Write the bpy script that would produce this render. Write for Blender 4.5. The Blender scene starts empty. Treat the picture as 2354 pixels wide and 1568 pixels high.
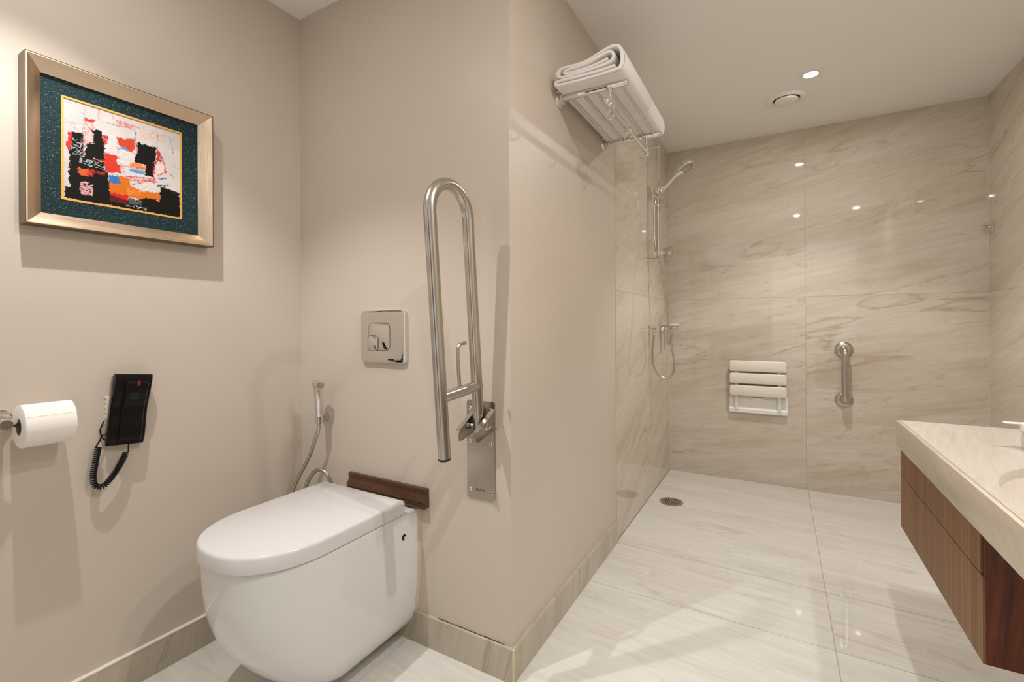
import bpy, bmesh, math, random
import numpy as np
from mathutils import Vector, Matrix, Quaternion
random.seed(7)
S = bpy.context.scene
COL = S.collection
PI = math.pi

# ------------------------------------------------------------------ camera
XL, XP, XR, YT, YB, H = -1.7475, -0.7267, 1.0421, 1.2518, 3.6519, 2.40
YN = -1.45                                     # near end of the room, behind the camera
FPX, YAW, ROLL, CY, CZ = 1066.62, 0.5222, -0.0051, 742.16, 1.1192
cam_d = bpy.data.cameras.new('camera'); cam = bpy.data.objects.new('camera', cam_d); COL.objects.link(cam)
fw = Vector((-math.sin(YAW), math.cos(YAW), 0)); rt0 = Vector((math.cos(YAW), math.sin(YAW), 0)); up0 = Vector((0, 0, 1))
rt = rt0*math.cos(ROLL) + up0*math.sin(ROLL); up = up0*math.cos(ROLL) - rt0*math.sin(ROLL)
m = Matrix.Identity(4)
for i in range(3):
    m[i][0] = rt[i]; m[i][1] = up[i]; m[i][2] = -fw[i]
m[2][3] = CZ
cam.matrix_world = m
cam_d.sensor_fit = 'HORIZONTAL'; cam_d.sensor_width = 36.0
cam_d.lens = 36.0*FPX/2354.0
cam_d.shift_y = (CY-784.0)/2354.0
cam_d.clip_start = 0.02
S.camera = cam

# ------------------------------------------------------------------ world, exposure
w = bpy.data.worlds.new('world'); S.world = w; w.use_nodes = True
w.node_tree.nodes['Background'].inputs[0].default_value = (0.62, 0.605, 0.58, 1)
w.node_tree.nodes['Background'].inputs[1].default_value = 1.15
S.view_settings.view_transform = 'Standard'; S.view_settings.look = 'None'
S.view_settings.gamma = 1.0; S.view_settings.use_curve_mapping = False
S.view_settings.exposure = 0.34
LAMP_COL = (1.0, 0.995, 0.985)
# downlights: (x, y, watts of the beam, watts of the soft spill, label)
DOWNLIGHTS = [
    (0.148, 2.860, 35, 4.5, 'square recessed ceiling downlight glowing white above the shower'),
    (0.190, 0.730, 14, 9.5, 'square recessed ceiling downlight over the middle of the room beside the worktop'),
    (0.760, 0.830, 9, 6.5, 'square recessed ceiling downlight straight above the vanity worktop'),
    (-1.270, 0.370, 44, 2.5, 'square recessed ceiling downlight in the corner above the framed picture'),
]
BEAM_DEG, BEAM_BLEND = 98, 0.5

# ------------------------------------------------------------------ node helpers
def new_mat(name, base=(0.8, 0.8, 0.8), rough=0.5, metal=0.0, spec=0.5, coat=0.0, coat_r=0.03):
    mt = bpy.data.materials.new(name); mt.use_nodes = True
    b = mt.node_tree.nodes['Principled BSDF']
    b.inputs['Base Color'].default_value = (*base, 1); b.inputs['Roughness'].default_value = rough
    b.inputs['Metallic'].default_value = metal; b.inputs['Specular IOR Level'].default_value = spec
    b.inputs['Coat Weight'].default_value = coat; b.inputs['Coat Roughness'].default_value = coat_r
    return mt
class NG:
    def __init__(s, mt): s.nt = mt.node_tree; s.b = s.nt.nodes['Principled BSDF']
    def n(s, t, **kw):
        nd = s.nt.nodes.new(t)
        for k, v in kw.items():
            if k in nd.inputs.keys(): nd.inputs[k].default_value = v
            else: setattr(nd, k, v)
        return nd
    def l(s, a, b): s.nt.links.new(a, b)
    def ramp(s, fac, stops):
        r = s.n('ShaderNodeValToRGB'); e = r.color_ramp.elements
        while len(e) < len(stops): e.new(0.5)
        for i, (p, c) in enumerate(stops):
            e[i].position = p; e[i].color = (*c, 1) if len(c) == 3 else c
        s.l(fac, r.inputs[0]); return r.outputs[0]
    def mix(s, fac, a, b, mode='MIX'):
        mx = s.n('ShaderNodeMix'); mx.data_type = 'RGBA'; mx.blend_type = mode
        for sock, v in ((mx.inputs[0], fac), (mx.inputs[6], a), (mx.inputs[7], b)):
            if hasattr(v, 'is_linked') or hasattr(v, 'links'): s.l(v, sock)
            else: sock.default_value = v if isinstance(v, (int, float)) else (*v, 1)
        return mx.outputs[2]
    def math(s, op, a, b=None):
        nd = s.n('ShaderNodeMath'); nd.operation = op
        for i, v in enumerate((a, b)):
            if v is None: continue
            if isinstance(v, (int, float)): nd.inputs[i].default_value = v
            else: s.l(v, nd.inputs[i])
        return nd.outputs[0]
    def bump(s, h, strength=0.1, dist=0.01):
        bn = s.n('ShaderNodeBump'); bn.inputs['Strength'].default_value = strength; bn.inputs['Distance'].default_value = dist
        s.l(h, bn.inputs['Height']); s.l(bn.outputs[0], s.b.inputs['Normal'])
    def noise(s, vec, scale, detail=4, rough=0.5, dist=0.0):
        nd = s.n('ShaderNodeTexNoise'); nd.inputs['Scale'].default_value = scale; nd.inputs['Detail'].default_value = detail
        nd.inputs['Roughness'].default_value = rough; nd.inputs['Distortion'].default_value = dist
        if vec is not None: s.l(vec, nd.inputs['Vector'])
        return nd.outputs[0]
def world_pos(g): return g.n('ShaderNodeNewGeometry').outputs['Position']

def mat_paint(name, c1, c2, rough=0.45, bump=0.05, spec=0.4):
    mt = new_mat(name, c1, rough, spec=spec); g = NG(mt); p = world_pos(g)
    f = g.noise(p, 1.7, 3, 0.6)
    g.l(g.ramp(f, [(0.3, c1), (0.7, c2)]), g.b.inputs['Base Color'])
    h = g.noise(p, 60, 4, 0.6); h2 = g.noise(p, 6, 3, 0.5)
    g.bump(g.math('ADD', h, g.math('MULTIPLY', h2, 3.0)), bump, 0.002)
    return mt
def mat_marble(name, axes, light, mid, dark, angle=0.2, scale=1.0, gloss=0.02, contrast=1.0, spec=0.5):
    """polished beige stone: soft cloudy bands plus thin wandering veins; axes = world axes used as (u, v)"""
    mt = new_mat(name, mid, gloss, spec=spec); g = NG(mt)
    sep = g.n('ShaderNodeSeparateXYZ'); g.l(world_pos(g), sep.inputs[0])
    rnd = g.n('ShaderNodeObjectInfo').outputs['Random']
    cb = g.n('ShaderNodeCombineXYZ')
    g.l(sep.outputs[axes[0]], cb.inputs[0]); g.l(sep.outputs[axes[1]], cb.inputs[1]); g.l(g.math('MULTIPLY', rnd, 9.0), cb.inputs[2])
    rot = g.n('ShaderNodeMapping'); rot.inputs['Rotation'].default_value = (0, 0, -angle); g.l(cb.outputs[0], rot.inputs[0])
    def stretched(sx, sy, wscale, wamp, off):
        st = g.n('ShaderNodeMapping'); st.inputs['Scale'].default_value = (sx*scale, sy*scale, 1); st.inputs['Location'].default_value = (off, off*0.7, off); g.l(rot.outputs[0], st.inputs[0])
        wn = g.n('ShaderNodeTexNoise'); wn.inputs['Scale'].default_value = wscale; wn.inputs['Detail'].default_value = 4; wn.inputs['Roughness'].default_value = 0.55; g.l(st.outputs[0], wn.inputs['Vector'])
        wv = g.n('ShaderNodeVectorMath'); wv.operation = 'MULTIPLY_ADD'; g.l(wn.outputs['Color'], wv.inputs[0]); wv.inputs[1].default_value = (wamp, wamp, 0); g.l(st.outputs[0], wv.inputs[2])
        return wv.outputs[0]
    a = stretched(1.0, 6.0, 0.9, 1.3, 0.0)
    c = g.ramp(g.noise(a, 1.15, 8, 0.60), [(0.30, dark), (0.46, mid), (0.60, light), (0.76, mid)])
    veincol = (dark[0]*0.78, dark[1]*0.70, dark[2]*0.60)
    for (sx, sy, ws, wa, sc, w0, w1, amt, off) in ((0.8, 4.2, 1.2, 1.5, 0.55, 0.004, 0.011, 0.85, 3.1), (1.4, 7.0, 1.5, 1.5, 0.75, 0.003, 0.010, 0.6, 7.7), (2.2, 9.0, 1.4, 1.6, 0.9, 0.004, 0.012, 0.4, 12.3)):
        b = stretched(sx, sy, ws, wa, off)
        d = g.math('ABSOLUTE', g.math('SUBTRACT', g.noise(b, sc, 3, 0.5), 0.5))
        vein = g.ramp(d, [(0.0, (1, 1, 1)), (w0, (0.5, 0.5, 0.5)), (w1, (0, 0, 0))])
        msk = g.ramp(g.noise(b, 0.42, 2, 0.5), [(0.42, (0, 0, 0)), (0.56, (1, 1, 1))])
        c = g.mix(g.math('MULTIPLY', g.math('MULTIPLY', vein, msk), min(0.95, amt*contrast)), c, veincol)
    st2 = g.n('ShaderNodeMapping'); st2.inputs['Scale'].default_value = (4*scale, 48*scale, 1); g.l(rot.outputs[0], st2.inputs[0])
    fs = g.noise(st2.outputs[0], 1.0, 5, 0.65, 0.6)
    c = g.mix(0.36, c, g.ramp(fs, [(0.33, tuple(x*0.84 for x in mid)), (0.67, tuple(min(1, x*1.08) for x in light))]))
    g.l(c, g.b.inputs['Base Color'])
    return mt
def mat_wood(name, c1, c2, c3, axis_long, freq=90, long_scale=1.5, rough=0.35, coat=0.0, warp=0.0):
    mt = new_mat(name, c1, rough, coat=coat, coat_r=0.03); g = NG(mt); p = world_pos(g)
    mp = g.n('ShaderNodeMapping'); sc = [freq]*3; sc[axis_long] = long_scale; mp.inputs['Scale'].default_value = sc
    if warp:
        wn = g.n('ShaderNodeTexNoise'); wn.inputs['Scale'].default_value = 2.2; g.l(p, wn.inputs['Vector'])
        wv = g.n('ShaderNodeVectorMath'); wv.operation = 'MULTIPLY_ADD'; g.l(wn.outputs['Color'], wv.inputs[0]); wv.inputs[1].default_value = (warp,)*3; g.l(p, wv.inputs[2]); p = wv.outputs[0]
    g.l(p, mp.inputs[0])
    f = g.noise(mp.outputs[0], 1.0, 5, 0.65)
    c = g.ramp(f, [(0.32, c1), (0.5, c2), (0.68, c3)])
    g.l(c, g.b.inputs['Base Color'])
    return mt
def mat_brushed(name, base, rough, axis):
    mt = new_mat(name, base, rough, 1.0); g = NG(mt); p = world_pos(g)
    mp = g.n('ShaderNodeMapping'); sc = [900]*3; sc[axis] = 12; mp.inputs['Scale'].default_value = sc; g.l(p, mp.inputs[0])
    f = g.noise(mp.outputs[0], 1.0, 2, 0.5)
    g.l(g.ramp(f, [(0.3, (rough*0.8,)*3), (0.7, (rough*1.25,)*3)]), g.b.inputs['Roughness'])
    g.l(g.ramp(f, [(0.3, tuple(x*0.92 for x in base)), (0.7, base)]), g.b.inputs['Base Color'])
    return mt

M = {}
M['paint'] = mat_paint('wall_paint', (0.595, 0.515, 0.435), (0.62, 0.538, 0.455), 0.42, 0.06)
M['ceiling'] = mat_paint('ceiling_paint', (0.92, 0.905, 0.875), (0.935, 0.92, 0.89), 0.6, 0.03, 0.2)
LT, MD, DK = (0.68, 0.605, 0.505), (0.61, 0.525, 0.42), (0.50, 0.405, 0.295)
M['marble_back'] = mat_marble('stone_tile_back', (0, 2), LT, MD, DK, 0.20, 1.0, 0.02, 1.25)
M['marble_part'] = mat_marble('stone_tile_partition', (1, 2), LT, MD, DK, 0.38, 1.0, 0.02, 1.25)
M['marble_right'] = mat_marble('stone_tile_right', (1, 2), LT, MD, DK, -0.30, 1.0, 0.02, 1.25)
FL, FM, FD = (0.755, 0.725, 0.675), (0.705, 0.67, 0.61), (0.615, 0.57, 0.495)
M['marble_floor'] = mat_marble('stone_tile_floor', (0, 1), FL, FM, FD, -0.06, 0.9, 0.03, 0.8)
M['marble_base'] = mat_marble('stone_skirting', (1, 2), (0.54, 0.48, 0.38), (0.48, 0.42, 0.325), (0.38, 0.32, 0.235), 1.35, 1.3, 0.12)
M['marble_basex'] = mat_marble('stone_skirting_alcove', (0, 2), (0.54, 0.48, 0.38), (0.48, 0.42, 0.325), (0.38, 0.32, 0.235), 1.35, 1.3, 0.12)
M['marble_top'] = mat_marble('stone_worktop', (1, 0), (0.72, 0.65, 0.565), (0.66, 0.585, 0.495), (0.55, 0.465, 0.37), 0.25, 1.6, 0.07, 0.35)
M['marble_apron'] = mat_marble('stone_worktop_edge', (1, 2), (0.80, 0.70, 0.58), (0.76, 0.655, 0.525), (0.66, 0.55, 0.42), 0.3, 1.4, 0.18, 0.4)
M['grout'] = mat_paint('grout', (0.57, 0.49, 0.36), (0.61, 0.53, 0.40), 0.8, 0.05)
M['grout_light'] = mat_paint('grout_light', (0.66, 0.58, 0.38), (0.70, 0.62, 0.44), 0.8, 0.05)
M['lip'] = mat_paint('skirting_lip', (0.86, 0.80, 0.72), (0.88, 0.82, 0.75), 0.5, 0.03)
M['chrome'] = new_mat('chrome', (0.74, 0.73, 0.71), 0.05, 1.0)
M['steel'] = new_mat('satin_steel_tube', (0.56, 0.53, 0.48), 0.24, 1.0)
M['steel_plate'] = new_mat('brushed_steel_plate', (0.46, 0.42, 0.36), 0.24, 1.0)
M['hose'] = new_mat('hose_metal', (0.55, 0.52, 0.46), 0.28, 1.0)
M['ceramic'] = new_mat('white_ceramic', (0.76, 0.755, 0.735), 0.05, spec=0.5)
M['lid'] = new_mat('white_lid_plastic', (0.71, 0.69, 0.68), 0.14, spec=0.5)
M['plastic_white'] = new_mat('ivory_plastic', (0.80, 0.745, 0.645), 0.35)
M['plastic_base'] = new_mat('white_plastic', (0.88, 0.86, 0.82), 0.35)
M['black'] = new_mat('black_plastic', (0.005, 0.004, 0.004), 0.32, spec=0.22)
M['black_matte'] = new_mat('black_rubber', (0.012, 0.011, 0.010), 0.55)
M['black_gap'] = new_mat('dark_opening', (0.03, 0.024, 0.018), 0.9, spec=0.1)
M['dark_side'] = new_mat('dark_grey_plastic', (0.20, 0.155, 0.105), 0.45)
M['red'] = new_mat('red_lens', (0.35, 0.012, 0.01), 0.3)
NG(M['red']).b.inputs['Emission Color'].default_value = (0.7, 0.02, 0.01, 1); NG(M['red']).b.inputs['Emission Strength'].default_value = 0.05
M['vent'] = new_mat('white_vent_enamel', (0.90, 0.88, 0.84), 0.4)
M['lamp_plate'] = new_mat('lamp_trim_enamel', (0.88, 0.87, 0.85), 0.4)
M['glow'] = new_mat('lamp_glow', (1, 1, 1), 0.5)
NG(M['glow']).b.inputs['Emission Color'].default_value = (1, 0.97, 0.92, 1); NG(M['glow']).b.inputs['Emission Strength'].default_value = 9
M['soap'] = new_mat('soap', (0.85, 0.80, 0.74), 0.4)
M['plaster'] = new_mat('bare_plaster', (0.78, 0.72, 0.63), 0.8)
M['seal'] = new_mat('sealant', (0.62, 0.49, 0.35), 0.6)
M['ink'] = new_mat('engraved_ink', (0.07, 0.05, 0.02), 0.6)
M['dispenser'] = new_mat('dispenser_glaze', (0.62, 0.64, 0.64), 0.12)
M['paper'] = new_mat('toilet_paper', (0.90, 0.855, 0.79), 0.9, spec=0.1)
g = NG(M['paper']); g.bump(g.noise(world_pos(g), 260, 3, 0.6), 0.25, 0.002)
M['card'] = new_mat('cardboard_core', (0.30, 0.24, 0.19), 0.9, spec=0.1)
M['towel'] = new_mat('towel_terry', (0.91, 0.865, 0.825), 0.95, spec=0.1)
g = NG(M['towel']); g.b.inputs['Sheen Weight'].default_value = 0.4; g.bump(g.noise(world_pos(g), 520, 3, 0.7), 0.5, 0.003)
M['veneer'] = mat_wood('brown_wood_veneer', (0.14, 0.056, 0.016), (0.24, 0.110, 0.036), (0.33, 0.170, 0.066), 2, 150, 0.8, 0.5)
M['rosewood'] = mat_wood('polished_rosewood', (0.012, 0.003, 0.002), (0.12, 0.022, 0.007), (0.27, 0.070, 0.022), 2, 26, 1.1, 0.25, 0.35, 0.09)
M['moulding'] = mat_wood('dark_stained_moulding', (0.030, 0.010, 0.004), (0.080, 0.026, 0.010), (0.125, 0.045, 0.018), 0, 220, 2.0, 0.28, 0.5)
M['frame_h'] = mat_brushed('champagne_frame_long', (0.78, 0.62, 0.46), 0.33, 1)
M['frame_v'] = mat_brushed('champagne_frame_short', (0.78, 0.62, 0.46), 0.33, 2)
M['frame_edge'] = new_mat('dark_bronze_edge', (0.16, 0.115, 0.06), 0.35, 0.8)
M['fillet'] = new_mat('gold_fillet', (0.74, 0.40, 0.09), 0.35, 0.35)
M['teal'] = new_mat('teal_mount_board', (0.02, 0.04, 0.045), 0.5, spec=0.15)
g = NG(M['teal']); p = world_pos(g)
mp = g.n('ShaderNodeMapping'); mp.inputs['Scale'].default_value = (200, 200, 420); g.l(p, mp.inputs[0])
fl = g.noise(mp.outputs[0], 1.6, 2, 0.6)
g.l(g.ramp(fl, [(0.40, (0.006, 0.018, 0.020)), (0.60, (0.014, 0.036, 0.040)), (0.67, (0.03, 0.07, 0.08)), (0.71, (0.40, 0.43, 0.42))]), g.b.inputs['Base Color'])  # glitter sparkle of the board painted into the colour as pale flecks
M['print'] = new_mat('printed_picture', (0.8, 0.8, 0.8), 0.40, spec=0.15)
g = NG(M['print']); at = g.n('ShaderNodeAttribute'); at.attribute_name = 'Col'; g.l(at.outputs['Color'], g.b.inputs['Base Color'])

# ------------------------------------------------------------------ mesh helpers
class MB:
    def __init__(s): s.bm = bmesh.new()
    def box(s, a, b, bevel=0.0, seg=2):
        a = Vector(a); b = Vector(b); lo = Vector(map(min, a, b)); hi = Vector(map(max, a, b))
        r = bmesh.ops.create_cube(s.bm, size=1.0)
        for v in r['verts']: v.co = Vector(((lo[i]+hi[i])/2 + v.co[i]*(hi[i]-lo[i])) for i in range(3))
        if bevel > 0:
            es = list({e for v in r['verts'] for e in v.link_edges})
            bmesh.ops.bevel(s.bm, geom=es, offset=bevel, segments=seg, affect='EDGES', profile=0.5)
        return s
    def ring_loft(s, rings, cap0=True, cap1=True, closed=True):
        """rings = list of lists of Vector (equal length)"""
        vs = [[s.bm.verts.new(p) for p in r] for r in rings]; n = len(vs[0])
        for a, b in zip(vs, vs[1:]):
            for i in range(n if closed else n-1):
                j = (i+1) % n
                try: s.bm.faces.new((a[i], a[j], b[j], b[i]))
                except ValueError: pass
        if cap0: s.bm.faces.new(list(reversed(vs[0])))
        if cap1: s.bm.faces.new(vs[-1])
        return s
    def lathe(s, origin, axis, prof, n=32, cap0=True, cap1=True):
        """prof = [(radius, distance along axis)...]"""
        o = Vector(origin); ax = Vector(axis).normalized(); q = ax.orthogonal().normalized(); r2 = ax.cross(q)
        rings = [[o + ax*d + (q*math.cos(2*PI*k/n) + r2*math.sin(2*PI*k/n))*max(r, 1e-5) for k in range(n)] for r, d in prof]
        return s.ring_loft(rings, cap0, cap1)
    def cyl(s, p0, p1, r0, r1=None, n=20, bev=0.0):
        r1 = r0 if r1 is None else r1; p0 = Vector(p0); p1 = Vector(p1); L = (p1-p0).length
        pr = [(r0, 0), (r1, L)] if bev <= 0 else [(r0-bev, 0), (r0, bev), (r1, L-bev), (r1-bev, L)]
        return s.lathe(p0, p1-p0, pr, n)
    def ball(s, c, r, n=20):
        k = 10; return s.lathe(Vector(c)-Vector((0, 0, r)), (0, 0, 1), [(r*math.sin(PI*i/k), r-r*math.cos(PI*i/k)) for i in range(k+1)], n)
    def tube(s, pts, r, n=12, rfun=None, cap=True):
        pts = [Vector(p) for p in pts]; T = []
        for i in range(len(pts)):
            a = pts[max(i-1, 0)]; b = pts[min(i+1, len(pts)-1)]; T.append((b-a).normalized())
        nn = T[0].orthogonal().normalized(); rings = []
        for i, p in enumerate(pts):
            if i: nn = (nn - T[i]*nn.dot(T[i])).normalized()
            bb = T[i].cross(nn); rr = r if rfun is None else rfun(i)
            rings.append([p + (nn*math.cos(2*PI*k/n) + bb*math.sin(2*PI*k/n))*rr for k in range(n)])
        return s.ring_loft(rings, cap, cap)
    def prism(s, poly, ext):
        ext = Vector(ext); return s.ring_loft([[Vector(p) for p in poly], [Vector(p)+ext for p in poly]])
def crom(pts, per=8, closed=False):
    pts = [Vector(p) for p in pts]; out = []; n = len(pts)
    for i in range(n-1):
        p0 = pts[max(i-1, 0)]; p1 = pts[i]; p2 = pts[i+1]; p3 = pts[min(i+2, n-1)]
        for k in range(per):
            t = k/per
            out.append(0.5*((2*p1) + (p2-p0)*t + (2*p0-5*p1+4*p2-p3)*t*t + (3*p1-p0-3*p2+p3)*t**3))
    out.append(pts[-1]); return out
def resample(pts, step):
    out = [pts[0].copy()]; acc = 0.0
    for a, b in zip(pts, pts[1:]):
        d = (b-a).length
        while acc + d >= step:
            t = (step-acc)/d; a = a + (b-a)*t; out.append(a.copy()); d = (b-a).length; acc = 0.0
        acc += d
    return out
def wloc(o): return Vector((0, 0, 0)) if o is None else (o.location + wloc(o.parent))
def obj(name, mb, mat, parent=None, smooth=40, origin=None):
    bm = mb.bm if isinstance(mb, MB) else mb
    bmesh.ops.recalc_face_normals(bm, faces=bm.faces)
    off = wloc(parent); loc = Vector((0, 0, 0))
    if origin is not None: loc = Vector(origin) - off
    for v in bm.verts: v.co -= off + loc
    me = bpy.data.meshes.new(name); bm.to_mesh(me); bm.free()
    if smooth:
        me.polygons.foreach_set('use_smooth', [True]*len(me.polygons)); me.set_sharp_from_angle(angle=math.radians(smooth))
    me.materials.append(M[mat] if isinstance(mat, str) else mat)
    o = bpy.data.objects.new(name, me); COL.objects.link(o); o.parent = parent; o.location = loc
    return o
def thing(name, loc, label, cat, group=None):
    o = bpy.data.objects.new(name, None); COL.objects.link(o); o.location = loc; o.empty_display_size = 0.05
    return tag(o, label, cat, group)
def tag(o, label, cat, group=None):
    o['label'] = label; o['category'] = cat
    if group: o['group'] = group
    return o
def struct(o, label=None):
    o['kind'] = 'structure'
    if label: o['label'] = label
    return o
def box_obj(name, a, b, mat, parent=None, bevel=0.0, smooth=40): return obj(name, MB().box(a, b, bevel), mat, parent, smooth)

# ------------------------------------------------------------------ room shell
TH = 0.12
wall_left = struct(box_obj('wall_left', (XL-TH, YN-TH, 0), (XL, YT+TH, H), 'paint', smooth=0), 'beige painted wall carrying the picture and the phone')
wall_part = struct(box_obj('wall_partition', (XL, YT, 0), (XP, YB+TH, H), 'paint', smooth=0), 'beige painted wall block behind the toilet turning the corner towards the shower')
wall_back = struct(box_obj('wall_back', (XP, YB, 0), (XR+TH, YB+TH, H), 'grout_light', smooth=0), 'beige stone tiled wall at the far end of the shower')
wall_right = struct(box_obj('wall_right', (XR, YN-TH, 0), (XR+TH, YB, H), 'paint', smooth=0), 'wall on the right, stone tiled in the shower')
# near wall left out behind the viewer so the world background lights the room
door = struct(box_obj('added_dark_door', (-1.05, YN, 0.0), (-0.10, YN+0.04, 2.1), 'rosewood', bevel=0.002), 'dark wooden door added behind the viewer for the metal to reflect')  # unseen door leaf, added so the metal has something dark to reflect
ceiling = struct(box_obj('ceiling', (XL-TH, YN-TH, H), (XR+TH, YB+TH, H+0.1), 'ceiling', smooth=0), 'plain off-white ceiling')
floor = struct(box_obj('floor', (XL-TH, YN-TH, -0.12), (XR+TH, YB+TH, -0.004), 'grout', smooth=0), 'cream stone tiled floor')
G = 0.0011
# floor tiles: columns and courses
colx = [XL, -1.147, XP+0.006, 0.1623, XR]
rowy = [YN, -0.70, -0.05, 0.60, 1.2518, 1.91, 2.305, 2.958, YB]
for i in range(4):
    for j in range(8):
        x0, x1, y0, y1 = colx[i], colx[i+1], rowy[j], rowy[j+1]
        if i < 2 and y0 >= YT-0.01: continue
        box_obj('tile', (x0+G, y0+G, -0.010), (x1-G, y1-G, 0.0), 'marble_floor', floor, 0.0006, smooth=0)
# wall tiles
TT = 0.004
zj = [0.0, 1.2833, H]
def wall_tiles(parent, fixed, axis, edges, mat, sgn):
    for a0, a1 in zip(edges, edges[1:]):
        for z0, z1 in zip(zj, zj[1:]):
            if axis == 'x': A, B = (a0+G, fixed, z0+0.0004), (a1-G, fixed+sgn*TT, z1-0.0004)
            else: A, B = (fixed, a0+G, z0+0.0004), (fixed+sgn*TT, a1-G, z1-0.0004)
            box_obj('tile', A, B, mat, parent, 0.0003, smooth=0)
wall_tiles(wall_back, YB, 'x', [XP+0.004, 0.154, XR-0.004], 'marble_back', -1)
wall_tiles(wall_part, XP, 'y', [2.322, 3.096, YB-0.004], 'marble_part', 1)
wall_tiles(wall_right, XR, 'y', [1.98, 2.78, YB-0.004], 'marble_right', -1)
# the grout bed seen in the tile joints
box_obj('grout_bed', (XP, 2.322, 0), (XP+0.002, YB, H), 'grout_light', wall_part, smooth=0)
box_obj('grout_bed', (XR-0.002, 1.98, 0), (XR, YB, H), 'grout_light', wall_right, smooth=0)
box_obj('corner_joint', (XP+0.0005, YB-0.006, 0.0), (XP+0.006, YB-0.0005, H), 'grout_light', wall_back, smooth=0)
box_obj('corner_joint', (XR-0.006, YB-0.006, 0.0), (XR-0.0005, YB-0.0005, H), 'grout_light', wall_back, smooth=0)
# skirtings
HB, BT = 0.106, 0.012
bl = struct(box_obj('baseboard_left', (XL, YN, 0), (XL+BT, YT, HB-0.004), 'marble_base', smooth=0), 'stone skirting along the left wall with a pale top edge')
box_obj('top_edge', (XL, YN, HB-0.004), (XL+BT+0.001, YT-BT, HB), 'lip', bl, smooth=0)
ba = struct(box_obj('baseboard_alcove', (XL+BT, YT-BT, 0), (XP+BT-0.005, YT, HB), 'marble_basex', smooth=0), 'stone skirting below the toilet')
bp_ = struct(box_obj('baseboard_partition', (XP, YT, 0), (XP+BT, 2.322, HB), 'marble_base', smooth=0), 'stone skirting along the painted wall leading to the shower')
box_obj('corner_grout', (XP+BT-0.005, YT-BT+0.001, 0), (XP+BT-0.0005, YT-0.0005, HB-0.001), 'grout_light', bp_, smooth=0)
rc_ = random.Random(5); up_, lo_ = [], []
for k in range(27):
    x = -1.02+0.27*k/26; hgt = 0.0008+0.0016*rc_.random()*(1.0 if k > 8 else 0.6)
    up_.append(Vector((x, YT-0.0008, HB+hgt))); lo_.append(Vector((x, YT-0.0008, HB-0.0002)))
obj('joint_crack', MB().prism(up_+lo_[::-1], (0, -0.0012, 0)), 'black_gap', ba, smooth=0)
# torn plaster beside the phone
mb = MB(); n = 14; inner = []; outer = []
for k in range(n+1):
    z = 0.905 - 0.082*k/n; inner.append(Vector((XL, 0.612, z))); outer.append(Vector((XL, 0.598 + random.uniform(-0.004, 0.004) - (0.006 if k == 0 else 0), z)))
poly = outer + inner[::-1]
obj('plaster_chip', mb.prism(poly, (0.0025, 0, 0)), 'plaster', wall_left, smooth=0)

# ------------------------------------------------------------------ ceiling fittings
def downlight(x, y, beam, spill, label):
    t = thing('ceiling_downlight', (x, y, H), label, 'light', 'square recessed ceiling downlights')
    mb = MB(); n = 40; hs = 0.052; r = 0.038; z0, z1 = H, H-0.003
    def sq(a, h):
        c, s_ = math.cos(a), math.sin(a); k = h/max(abs(c), abs(s_)); return (x+c*k, y+s_*k)
    A = [Vector((*sq(2*PI*(k+0.5)/n, hs), z0)) for k in range(n)]; B = [Vector((*sq(2*PI*(k+0.5)/n, hs), z1)) for k in range(n)]
    C = [Vector((x+r*math.cos(2*PI*(k+0.5)/n), y+r*math.sin(2*PI*(k+0.5)/n), z1)) for k in range(n)]
    D = [Vector((p.x, p.y, z0)) for p in C]
    mb.ring_loft([A, B, C, D], False, False); obj('trim_plate', mb, 'lamp_plate', t, 20)
    obj('lamp_ring', MB().lathe((x, y, H), (0, 0, -1), [(0.0372, 0.0), (0.0372, 0.0035), (0.0345, 0.0035), (0.0330, 0.001)], 40, False, False), 'lamp_plate', t)
    obj('lens', MB().lathe((x, y, H), (0, 0, -1), [(0.0330, 0.0003), (0.0325, 0.0018), (0.020, 0.0026), (0.0, 0.003)], 40, True, True), 'glow', t)
    sp = bpy.data.lights.new('beam', 'SPOT'); sp.energy = beam; sp.spot_size = math.radians(BEAM_DEG); sp.spot_blend = BEAM_BLEND; sp.shadow_soft_size = 0.010; sp.color = LAMP_COL
    o = bpy.data.objects.new('beam', sp); COL.objects.link(o); o.parent = t; o.location = (0, 0, -0.03)
    ar = bpy.data.lights.new('spill', 'AREA'); ar.shape = 'DISK'; ar.size = 0.05; ar.energy = spill; ar.color = LAMP_COL
    o = bpy.data.objects.new('spill', ar); COL.objects.link(o); o.parent = t; o.location = (0, 0, -0.006)
    return t
for d in DOWNLIGHTS: downlight(*d)
vx, vy = 0.042, 3.098
t = thing('air_vent', (vx, vy, H), 'round white ceiling air vent with a central disc near the downlight', 'vent')
obj('ring', MB().lathe((vx, vy, H), (0, 0, -1), [(0.110, 0.0), (0.110, 0.003), (0.107, 0.006), (0.085, 0.012), (0.074, 0.013), (0.070, 0.010), (0.066, 0.0)], 56, False, False), 'vent', t)
obj('throat', MB().lathe((vx, vy, H), (0, 0, -1), [(0.067, 0.0002), (0.067, 0.001), (0.0, 0.001)], 48, False, True), 'black_gap', t)
obj('disc', MB().lathe((vx, vy, H), (0, 0, -1), [(0.018, 0.0), (0.018, 0.008), (0.056, 0.008), (0.060, 0.011), (0.059, 0.016), (0.050, 0.019), (0.0, 0.020)], 56, False, True), 'vent', t)

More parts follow.
